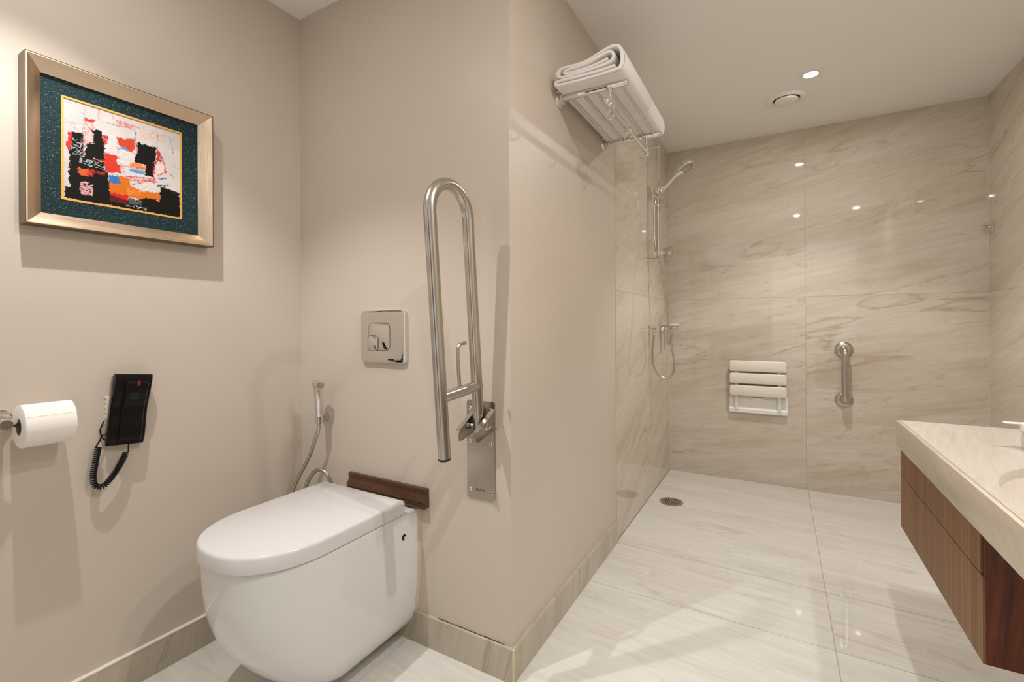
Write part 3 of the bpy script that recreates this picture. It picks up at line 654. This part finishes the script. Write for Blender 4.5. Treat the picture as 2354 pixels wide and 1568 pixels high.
ups = Vector((0, -0.085, 1)).normalized(); sid = Vector((0, 1, 0.085)).normalized()
for k in range(0, 25):
    a = PI*k/24; path.append(ca_ + sid*math.cos(a)*rad + ups*math.sin(a)*rad)
for z in np.linspace(1.40, 0.742, 14): path.append(barpt(yL, z))
obj('u_bar', MB().tube(path, 0.0178, 24), 'steel', rail_, 60)
e0 = barpt(yL, 0.742); obj('end_cap', MB().lathe(e0+ups*0.001, -ups, [(0.0178, 0), (0.0183, 0.001), (0.0183, 0.005), (0.016, 0.007)], 24), 'black_matte', rail_)
c0, c1 = barpt(yL, 0.912), barpt(yR, 0.924)
obj('cross_bar', MB().cyl(c0, c1+(c1-c0).normalized()*0.012, 0.0165, n=22), 'steel', rail_, 60)
cm = c0+(c1-c0)*0.50
obj('roll_spindle', MB().tube(crom([cm+Vector((0, 0, 0.012)), cm+Vector((0, -0.006, 0.06)), cm+Vector((0, -0.010, 0.118)), cm+Vector((0, -0.006, 0.134)), cm+Vector((0.002, 0.008, 0.141)), cm+Vector((0.003, 0.024, 0.142))], 6), 0.0055, 12), 'steel', rail_, 60)
for sgn, xx in ((-1, RX-0.026), (1, RX+0.0245)):
    # angled cheek of the hinge: folded sheet
    poly = [Vector((xx, YT-0.004, 0.842)), Vector((xx, YT-0.018, 0.845)), Vector((xx, 1.136, 0.792)), Vector((xx, 1.131, 0.783)), Vector((xx, 1.132, 0.768)), Vector((xx, 1.145, 0.763)), Vector((xx, YT-0.004, 0.783))]
    ck = obj('hinge_cheek', MB().prism(poly, (0.003*sgn, 0, 0)), 'steel_plate', rail_, 30)
    fl1 = [Vector((xx, YT-0.018, 0.845)), Vector((xx, 1.136, 0.792)), Vector((xx, 1.136, 0.7953)), Vector((xx, YT-0.018, 0.8483))]
    obj('cheek_flange', MB().prism(fl1, (0.015*sgn, 0, 0)), 'steel', ck, 30)
    fl2 = [Vector((xx, YT-0.004, 0.780)), Vector((xx, 1.142, 0.7605)), Vector((xx, 1.142, 0.7635)), Vector((xx, YT-0.004, 0.783))]
    obj('cheek_flange', MB().prism(fl2, (0.013*sgn, 0, 0)), 'steel', ck, 30)
obj('pivot_bolt', MB().lathe((RX-0.030, 1.194, 0.800), (1, 0, 0), [(0.009, 0), (0.009, 0.004), (0.006, 0.004), (0.006, 0.058), (0.0095, 0.058), (0.0095, 0.066), (0.0055, 0.067), (0.0055, 0.075)], 14), 'chrome', rail_, 30)
# engraved maker's word
fc = bpy.data.curves.new('lettering', 'FONT'); fc.body = 'jaquar'; fc.size = 0.0155; fc.align_x = 'CENTER'; fc.extrude = 0.0001
fo = bpy.data.objects.new('lettering_source', fc); COL.objects.link(fo)
bpy.context.view_layer.update()
me = bpy.data.meshes.new_from_object(fo.evaluated_get(bpy.context.evaluated_depsgraph_get())); bpy.data.objects.remove(fo)
me.transform(Matrix(((1, 0, 0, 0), (0, 0, 1, 0), (0, 1, 0, 0), (0, 0, 0, 1))))
me.materials.clear(); me.materials.append(M['ink'])
lo = bpy.data.objects.new('lettering', me); COL.objects.link(lo); lo.parent = rail_; lo.location = Vector((-0.838, YT-0.0047, 0.5765))-rail_.location

# ------------------------------------------------------------------ towel rack and towel
RZ = 1.968; ya, yb2 = 1.624, 2.144; xe = -0.4575
rk = thing('towel_rack', (XP, (ya+yb2)/2, RZ), 'chrome wall towel rack with rods, lower rail and hooks', 'towel rack')
for y in (ya, yb2):
    obj('wall_rose', MB().lathe((XP, y, RZ), (1, 0, 0), [(0.030, 0), (0.0305, 0.004), (0.028, 0.008), (0.0215, 0.011), (0.0235, 0.016), (0.0235, 0.022), (0.018, 0.026), (0.010, 0.028), (0.009, 0.036)], 36), 'chrome', rk)
    obj('side_bar', MB().lathe((XP+0.028, y, RZ), (1, 0, 0), [(0.0085, 0), (0.0085, 0.006), (0.0115, 0.007), (0.0115, xe-XP-0.0295), (0.0105, xe-XP-0.028)], 24), 'chrome', rk)
for k in range(5):
    x = -0.679 + k*0.0485
    obj('rod', MB().cyl((x, ya, RZ+0.003), (x, yb2, RZ+0.003), 0.0042, n=12), 'chrome', rk)
LX, LZ = -0.522, 1.897
obj('lower_rail', MB().lathe((LX, 1.602, LZ), (0, 1, 0), [(0.009, 0), (0.009, 0.545)], 20), 'chrome', rk)
for y, s_ in ((1.602, -1), (2.147, 1)):
    fin = obj('finial', MB().lathe((LX, y, LZ), (0, s_, 0), [(0.0115, -0.012), (0.0125, 0.0), (0.009, 0.003), (0.0075, 0.006), (0.0095, 0.008), (0.0075, 0.010)] + [(0.0130*math.sin(PI*k/10+0.5*(1-k/10)), 0.0215-0.0130*math.cos(PI*k/10+0.5*(1-k/10))) for k in range(11)], 24), 'chrome', rk)
for y in (ya, yb2):
    mb = MB(); mb.lathe((LX-0.007, y, RZ), (1, 0, 0), [(0.0118, 0), (0.0140, 0.001), (0.0140, 0.013), (0.0118, 0.014)], 24)
    mb.lathe((LX, y, RZ-0.012), (0, 0, -1), [(0.0085, 0), (0.0055, 0.01), (0.0048, 0.03), (0.0065, 0.05), (0.0085, 0.062)], 18)
    obj('hanger', mb, 'chrome', rk)
for y in (1.640, 1.865, 2.118):
    mb = MB(); mb.lathe((LX, y-0.006, LZ), (0, 1, 0), [(0.0092, 0), (0.0118, 0.001), (0.0118, 0.011), (0.0092, 0.012)], 20)
    mb.tube(crom([(LX-0.006, y, LZ-0.008), (LX-0.017, y, LZ-0.020), (LX-0.020, y, LZ-0.032), (LX-0.011, y, LZ-0.040), (LX+0.001, y, LZ-0.038), (LX+0.007, y, LZ-0.030)], 6), 0.0034, 10)
    mb.ball((LX+0.0075, y, LZ-0.0285), 0.0044, 12); obj('hook', mb, 'chrome', rk)
# folded towel
tw = thing('folded_towel', (-0.59, 1.88, RZ+0.008), 'thick folded white bath towel lying on the chrome rack', 'towel')
TP = [(20.6, 5.9), (16, 5.15), (10, 4.75), (5.4, 4.8), (4.3, 5.35), (5.4, 5.95), (9, 6.0), (13, 6.35), (18, 7.9), (21.0, 8.6), (22.3, 7.8), (22.5, 6.2), (21.2, 4.7), (17, 4.0), (9, 3.45), (4.0, 3.5), (2.2, 4.3), (1.9, 5.6), (2.9, 6.9), (5.0, 7.35), (8.8, 7.3), (13, 7.8), (18, 9.3), (22, 10.1), (24.3, 9.4), (25.4, 7.5), (25.7, 4.2), (25.2, 1.75), (23.6, 0.80), (14, 0.75), (2.6, 0.75), (1.1, 1.10), (1.2, 1.85), (2.8, 2.25), (10, 2.2), (18, 2.35), (23.2, 2.6)]
tx0, tz0, ts = -0.7135, RZ+0.0075, 0.0100
def tpt(u, v): return Vector((tx0+u*ts, 0, tz0+v*0.0088))
cl = resample(crom([tpt(*p) for p in TP], 16), 0.0035)
hw = 0.0060
lft, rgt = [], []
for i, p in enumerate(cl):
    tg = (cl[min(i+1, len(cl)-1)]-cl[max(i-1, 0)]).normalized(); nrm = Vector((-tg.z, 0, tg.x))
    lft.append(p+nrm*hw); rgt.append(p-nrm*hw)
ys_list = [1.548, 1.5505, 1.556, 1.62, 1.72, 1.82, 1.92, 2.02, 2.12, 2.195, 2.203, 2.206]
rings = []
for k, y in enumerate(ys_list):
    e_ = {0: 0.62, 1: 0.86, len(ys_list)-2: 0.86, len(ys_list)-1: 0.62}.get(k, 1.0)
    loop = []
    for i, p in enumerate(cl):
        loop.append((p + (lft[i]-p)*e_)+Vector((0, y+0.004*math.sin(i*0.07), 0)))
    for i in range(len(cl)-1, -1, -1):
        p = cl[i]; loop.append((p + (rgt[i]-p)*e_)+Vector((0, y+0.004*math.sin(i*0.07), 0)))
    rings.append(loop)
mb = MB(); mb.ring_loft(rings, False, False)
n2 = len(cl)
for ri in (0, len(rings)-1):
    vs = []
bm = mb.bm; bm.verts.ensure_lookup_table(); per = 2*n2
for base in (0, (len(rings)-1)*per):
    for i in range(n2-1):
        a, b = base+i, base+i+1; c, d = base+per-1-(i+1), base+per-1-i
        bm.faces.new((bm.verts[a], bm.verts[b], bm.verts[c], bm.verts[d]))
obj('folded_layers', mb, 'towel', tw, 55)
# outer flap that ends half way along the towel
flap = []
for u, v in [(13, 0.06), (20, 0.06), (23.8, 0.10), (25.8, 1.35), (26.35, 4.2), (26.1, 7.0), (25.4, 9.0)]: flap.append(tpt(u, v))
fc_ = resample(crom(flap, 12), 0.004)
rings = []
for i, p in enumerate(fc_):
    tg = (fc_[min(i+1, len(fc_)-1)]-fc_[max(i-1, 0)]).normalized(); nrm = Vector((tg.z, 0, -tg.x))
    f_ = i/(len(fc_)-1); yend = 1.85+0.09*math.sin(PI*0.5*f_)
    rings.append([p+Vector((0, 1.556, 0)), p+nrm*0.0022+Vector((0, 1.553, 0)), p+nrm*0.0022+Vector((0, yend-0.004, 0)), p+Vector((0, yend, 0))])
obj('outer_flap', MB().ring_loft(rings), 'towel', tw, 55)

# ------------------------------------------------------------------ shower fittings
# slide rail
SY, SX = 3.000, XP+TT+0.064
sr_ = thing('shower_slide_rail', (XP+TT, SY, 1.51), 'chrome vertical shower slide rail on the tiled partition', 'shower rail')
obj('bar', MB().lathe((SX, SY, 1.500), (0, 0, 1), [(0.0095, 0), (0.0110, 0.002), (0.0110, 0.735), (0.0095, 0.737)], 22), 'chrome', sr_)
for z in (1.515, 2.228):
    b = obj('bracket', MB().lathe((XP+TT, SY, z), (1, 0, 0), [(0.017, 0), (0.017, 0.005), (0.0125, 0.008), (0.0125, 0.055), (0.0145, 0.06), (0.0145, 0.076), (0.012, 0.078)], 26), 'chrome', sr_)
SZ = 1.952
obj('slider', MB().lathe((SX, SY, SZ-0.031), (0, 0, 1), [(0.012, 0), (0.022, 0.006), (0.0265, 0.018), (0.028, 0.031), (0.0265, 0.044), (0.022, 0.056), (0.012, 0.062)], 28), 'chrome', sr_)
obj('handset_clamp', MB().lathe((SX+0.014, SY-0.006, SZ-0.022), (0.25, -0.05, 1), [(0.012, 0), (0.019, 0.006), (0.020, 0.026), (0.015, 0.036)], 22), 'chrome', sr_)
hsd = thing('hand_shower', (SX+0.016, SY-0.01, SZ-0.02), 'chrome round hand shower clipped to the slide rail', 'shower head')
h0 = Vector((SX+0.016, SY-0.008, SZ-0.022)); h1 = Vector((-0.548, SY-0.004, 2.028)); hax = (h1-h0).normalized()
obj('handle', MB().lathe(h0, hax, [(0.0085, 0), (0.0125, 0.004), (0.0115, 0.03), (0.0125, 0.07), (0.0125, (h1-h0).length+0.006)], 22), 'chrome', hsd)
fd = Vector((0.55, -0.12, -0.82)).normalized()
hc = Vector((-0.497, SY, 2.070))
obj('head', MB().lathe(hc-fd*0.019, fd, [(0.030, 0.0), (0.047, 0.006), (0.0535, 0.016), (0.0545, 0.030), (0.0530, 0.033), (0.049, 0.034)], 40), 'chrome', hsd)
obj('neck', MB().lathe(h1-hax*0.006, (hc-fd*0.008)-(h1-hax*0.006), [(0.0125, 0), (0.016, 0.015), (0.025, 0.030), (0.030, 0.042)], 24), 'chrome', hsd)
fcx = obj('spray_face', MB().lathe(hc+fd*0.0145, fd, [(0.0492, 0), (0.0485, 0.0012), (0.020, 0.002), (0.0, 0.0022)], 40), 'hose', hsd)
mb = MB(); fu = fd.orthogonal().normalized(); fv = fd.cross(fu)
for rr_, nn_ in ((0.043, 26), (0.036, 22), (0.029, 18), (0.014, 8)):
    for k in range(nn_):
        a = 2*PI*k/nn_; c = hc+fd*0.0155+(fu*math.cos(a)+fv*math.sin(a))*rr_; mb.cyl(c, c+fd*0.0016, 0.0016, n=6)
nz = obj('nozzles', mb, 'black_gap', fcx, 0); nz['kind'] = 'stuff'
# hose
obj('hose', corrugated([h0-hax*0.0, h0-hax*0.03+Vector((-0.006, 0, -0.006)), (SX-0.014, SY-0.024, 1.86), (SX-0.018, SY-0.022, 1.72), (SX-0.010, SY-0.022, 1.58), (-0.638, 3.0, 1.448), (-0.622, 3.02, 1.28), (-0.608, 3.04, 1.12), (-0.588, 3.05, 0.955), (-0.575, 3.05, 0.86), (-0.582, 3.05, 0.800), (-0.605, 3.04, 0.768), (-0.638, 3.03, 0.766), (-0.672, 3.02, 0.790), (-0.694, 3.015, 0.845), (-0.701, 3.012, 0.93), (-0.694, 3.010, 1.00), (-0.688, 3.010, 1.050)], 0.0066, 0.0060), 'hose', hsd, 60)
# wall outlet elbow
eb = thing('hose_outlet', (XP+TT, 3.010, 1.071), 'chrome wall elbow feeding the shower hose', 'outlet')
obj('wall_rose', MB().lathe((XP+TT, 3.010, 1.071), (1, 0, 0), [(0.030, 0), (0.030, 0.004), (0.026, 0.008), (0.013, 0.009)], 32), 'chrome', eb)
obj('elbow', MB().lathe((XP+TT+0.006, 3.010, 1.071), (1, 0, 0), [(0.0125, 0), (0.0125, 0.044), (0.0115, 0.047)], 22), 'chrome', eb)
obj('hose_nut', MB().lathe((-0.688, 3.010, 1.060), (0, 0, -1), [(0.009, -0.005), (0.009, 0.006), (0.0125, 0.008), (0.0125, 0.022), (0.009, 0.026)], 8), 'chrome', eb, 25)
# concealed mixer valve with lever
mv = thing('shower_mixer', (XP+TT, 3.335, 1.070), 'chrome shower mixer valve with two hanging flat levers', 'mixer valve')
obj('wall_rose', MB().lathe((XP+TT, 3.335, 1.078), (1, 0, 0), [(0.046, 0), (0.046, 0.004), (0.040, 0.009), (0.025, 0.010)], 36), 'chrome', mv)
obj('body', MB().lathe((XP+TT, 3.335, 1.073), (1, 0, 0), [(0.025, 0), (0.025, 0.030), (0.022, 0.034), (0.018, 0.034), (0.018, 0.05)], 28), 'chrome', mv)
box_obj('lever', (XP+TT+0.036, 3.309, 0.968), (XP+TT+0.043, 3.361, 1.085), 'chrome', mv, 0.002)
obj('diverter', MB().lathe((XP+TT, 3.455, 1.063), (1, 0, 0), [(0.026, 0), (0.026, 0.004), (0.017, 0.006), (0.017, 0.036), (0.014, 0.038)], 26), 'chrome', mv)
box_obj('diverter_lever', (XP+TT+0.030, 3.437, 0.978), (XP+TT+0.037, 3.473, 1.060), 'chrome', mv, 0.002)
# soap dish with soap
sdish = thing('soap_dish', (XP+TT, 3.56, 1.078), 'small chrome soap dish bracket in the shower corner', 'soap dish')
obj('arm', MB().box((XP+TT, 3.545, 1.072), (-0.690, 3.575, 1.086), 0.002), 'chrome', sdish)
obj('ring', MB().lathe((-0.675, 3.56, 1.070), (0, 0, 1), [(0.030, 0), (0.034, 0.002), (0.034, 0.016), (0.030, 0.018), (0.028, 0.010), (0.0, 0.010)], 30, True, False), 'chrome', sdish)
sp_ = tag(obj('soap_saucer', MB().lathe((-0.675, 3.56, 1.083), (0, 0, 1), [(0.018, 0), (0.030, 0.003), (0.046, 0.014), (0.0475, 0.017), (0.040, 0.021), (0.02, 0.0235), (0.0, 0.024)], 30), 'soap', origin=(-0.675, 3.56, 1.083)), 'pale oval saucer resting on the chrome soap dish', 'saucer')
# round valve knob
kn = thing('stop_valve_knob', (XP+TT, 3.470, 1.626), 'round chrome valve knob on the tiled partition near the corner', 'valve')
obj('sleeve', MB().lathe((XP+TT, 3.470, 1.626), (1, 0, 0), [(0.030, 0), (0.030, 0.020), (0.026, 0.022), (0.026, 0.034)], 32), 'chrome', kn)
obj('dial', MB().lathe((XP+TT+0.034, 3.470, 1.626), (1, 0, 0), [(0.036, 0), (0.0385, 0.002), (0.0385, 0.024), (0.036, 0.026), (0.010, 0.027)], 36), 'chrome', kn)
obj('pin', MB().lathe((XP+TT+0.060, 3.470, 1.626), (1, 0, 0), [(0.007, 0), (0.007, 0.015), (0.005, 0.017)], 16), 'chrome', kn)
# robe hook on the right wall
hk = thing('robe_hook', (XR-TT, 3.593, 1.6445), 'small round chrome robe hook on the right shower wall', 'hook')
obj('wall_rose', MB().lathe((XR-TT, 3.593, 1.6445), (-1, 0, 0), [(0.0345, 0), (0.0345, 0.004), (0.029, 0.009), (0.014, 0.011)], 32), 'chrome', hk)
obj('peg', MB().lathe((XR-TT-0.008, 3.593, 1.6445), (-1, 0, 0), [(0.010, 0), (0.008, 0.012), (0.013, 0.020), (0.016, 0.025), (0.012, 0.029)], 24), 'chrome', hk)

# folding shower seat
YS = YB-TT
st_ = thing('folding_shower_seat', (-0.13, YS, 0.48), 'white slatted folding shower seat raised against the tiled wall', 'shower seat')
x0_, x1_ = -0.304, 0.044
for k, (za, zb_) in enumerate(((0.773, 0.8475), (0.689, 0.761), (0.603, 0.676))):
    obj('slat', MB().ring_loft([rrect(x0_+i_, x1_-i_, za+i_, zb_-i_, 0.014, y) for y, i_ in ((YS-0.028, 0.003), (YS-0.031, 0.0), (YS-0.050, 0.0), (YS-0.054, 0.0015), (YS-0.056, 0.005))]), 'plastic_white', st_, 40)
bs = [(0, 0.484), (0.022, 0.481), (0.028, 0.486), (0.028, 0.508), (0.020, 0.516), (0.012, 0.575), (0.012, 0.600), (0, 0.600)]
obj('base', MB().prism([Vector((x0_-0.003, YS-d, z)) for d, z in bs], (x1_-x0_+0.006, 0, 0)), 'plastic_base', st_, 30)
obj('catch', MB().box((-0.165, YS-0.024, 0.563), (-0.098, YS-0.010, 0.592), 0.003), 'plastic_base', st_)
for x in (-0.262, 0.000):
    obj('arm', MB().box((x-0.011, YS-0.0335, 0.502), (x+0.011, YS-0.0255, 0.832), 0.002), 'plastic_base', st_)
# grab bar on the shower wall
gb = thing('grab_bar', (0.3615, YS, 0.611), 'short vertical satin steel grab bar on the tiled shower wall', 'grab bar')
gx = 0.3600
obj('bar', MB().tube(crom([(gx, YS-0.004, 0.937), (gx, YS-0.035, 0.937), (gx, YS-0.055, 0.931), (gx, YS-0.066, 0.915), (gx, YS-0.068, 0.885), (gx, YS-0.068, 0.775), (gx, YS-0.068, 0.665), (gx, YS-0.066, 0.636), (gx, YS-0.055, 0.620), (gx, YS-0.035, 0.614), (gx, YS-0.004, 0.614)], 6), 0.0205, 24), 'steel', gb, 60)
for z in (0.937, 0.614):
    obj('flange', MB().lathe((gx, YS, z), (0, -1, 0), [(0.050, 0), (0.050, 0.004), (0.046, 0.009), (0.034, 0.013), (0.025, 0.014), (0.021, 0.013)], 40), 'steel', gb)
# floor drain
dx_, dy_ = -0.585, 2.992
dr = thing('floor_drain', (dx_, dy_, 0.0), 'round perforated steel floor drain in the shower', 'drain')
obj('rim', MB().lathe((dx_, dy_, 0.0), (0, 0, 1), [(0.070, 0), (0.069, 0.003), (0.060, 0.0045), (0.056, 0.0035), (0.055, 0.0005)], 44, False, False), 'steel', dr)
gr = obj('grate', MB().lathe((dx_, dy_, 0.0), (0, 0, 1), [(0.056, 0.0002), (0.056, 0.0022), (0.0, 0.0026)], 44), 'steel', dr)
mb = MB()
for rr_, nn_ in ((0.010, 4), (0.022, 9), (0.034, 14), (0.046, 19)):
    for k in range(nn_):
        a = 2*PI*k/nn_+rr_*40; c = Vector((dx_+rr_*math.cos(a), dy_+rr_*math.sin(a), 0.0024)); mb.cyl(c, c+Vector((0, 0, 0.0006)), 0.0036, n=8)
ho = obj('drain_holes', mb, 'black_gap', gr, 0); ho['kind'] = 'stuff'

# ------------------------------------------------------------------ vanity
WX, WY, WZ = 0.326, 1.9150, 0.800
WN = -0.20
wt = thing('vanity_worktop', (0.69, 0.86, 0.72), 'beige stone vanity worktop with a deep front edge and carved oval basin', 'worktop')
bcx, bcy, bax, bay = 0.640, 1.05, 0.290, 0.44
n = 72; X0 = WX+0.010; X1 = XR-0.0005; Y0, Y1 = WN, WY
def rectpt(a):
    c, s_ = math.cos(a), math.sin(a)
    kx = ((X1-bcx) if c > 0 else (bcx-X0))/max(abs(c), 1e-6); ky = ((Y1-bcy) if s_ > 0 else (bcy-Y0))/max(abs(s_), 1e-6); k = min(kx, ky); return bcx+c*k, bcy+s_*k
angs = sorted([2*PI*k/n for k in range(n)] + [math.atan2(yy-bcy, xx-bcx) % (2*PI) for xx in (X0, X1) for yy in (Y0, Y1)])
def ell(f, z):
    out = []
    for a in angs:
        c, s_ = math.cos(a), math.sin(a); k = f/((abs(c)/bax)**2.4+(abs(s_)/bay)**2.4)**(1/2.4); out.append(Vector((bcx+c*k, bcy+s_*k, z)))
    return out
out_t = [Vector((*rectpt(a), WZ)) for a in angs]; out_b = [Vector((*rectpt(a), WZ-0.022)) for a in angs]
obj('top_slab', MB().ring_loft([ell(1, WZ-0.022), out_b, out_t, ell(1.004, WZ), ell(1, WZ-0.002), ell(1, WZ-0.022)], False, False), 'marble_top', wt, 20)
obj('basin', MB().ring_loft([ell(1.0, WZ-0.0215), ell(0.985, WZ-0.030), ell(0.95, WZ-0.045), ell(0.88, WZ-0.060), ell(0.75, WZ-0.072), ell(0.5, WZ-0.078), ell(0.1, WZ-0.080)], False, True), 'marble_top', wt, 50)
obj('front_edge', MB().box((WX, WN, WZ-0.082), (WX+0.0085, WY, WZ-0.0012), 0.0008), 'marble_apron', wt, 30)
obj('edge_joint', MB().box((WX+0.0070, WN+0.001, WZ-0.020), (WX+0.0115, WY-0.001, WZ-0.0022), 0), 'grout', wt, 0)
obj('end_edge', MB().box((WX+0.009, WY-0.020, WZ-0.082), (X1, WY, WZ-0.0222), 0.0008), 'marble_apron', wt, 30)
vc = thing('vanity_cabinet', (0.69, 1.56, 0.46), 'brown wood veneer drawer cabinet hung under the far end of the worktop', 'cabinet')
cx0, cy0, cy1, cz0, cz1 = 0.335, 1.2150, 1.9050, 0.4630, 0.7175
obj('carcass', MB().box((cx0+0.018, cy0+0.019, cz0), (XR-0.001, cy1-0.001, cz1), 0.0), 'veneer', vc, 0)
obj('drawer_front', MB().box((cx0, cy0+0.012, 0.6305), (cx0+0.017, cy1, cz1), 0.0006), 'veneer', vc, 0)
obj('drawer_front', MB().box((cx0, cy0+0.0005, cz0), (cx0+0.017, cy1, 0.6285), 0.0006), 'veneer', vc, 0)
sp2 = obj('end_panel', MB().box((cx0+0.0035, cy0, cz0), (XR-0.001, cy0+0.018, cz1), 0.0006), 'rosewood', vc, 0); sp2['label'] = 'glossy dark red rosewood end panel'
# soap dispenser on the worktop
sd = thing('soap_dispenser', (0.552, 1.600, WZ), 'pale soap dispenser with a thin spout standing on the stone worktop', 'dispenser')
ox, oy = 0.552, 1.600
obj('bottle', MB().lathe((ox, oy, WZ), (0, 0, 1), [(0.030, 0), (0.035, 0.004), (0.040, 0.020), (0.0405, 0.030), (0.038, 0.042), (0.040, 0.050)], 32), 'dispenser', sd)
obj('collar', MB().lathe((ox, oy, WZ+0.050), (0, 0, 1), [(0.042, 0), (0.042, 0.014), (0.040, 0.0165)], 32), 'plastic_base', sd)
obj('spout', MB().box((ox-0.0735, oy-0.007, WZ+0.0655), (ox+0.012, oy+0.007, WZ+0.0690), 0.0015), 'plastic_base', sd)
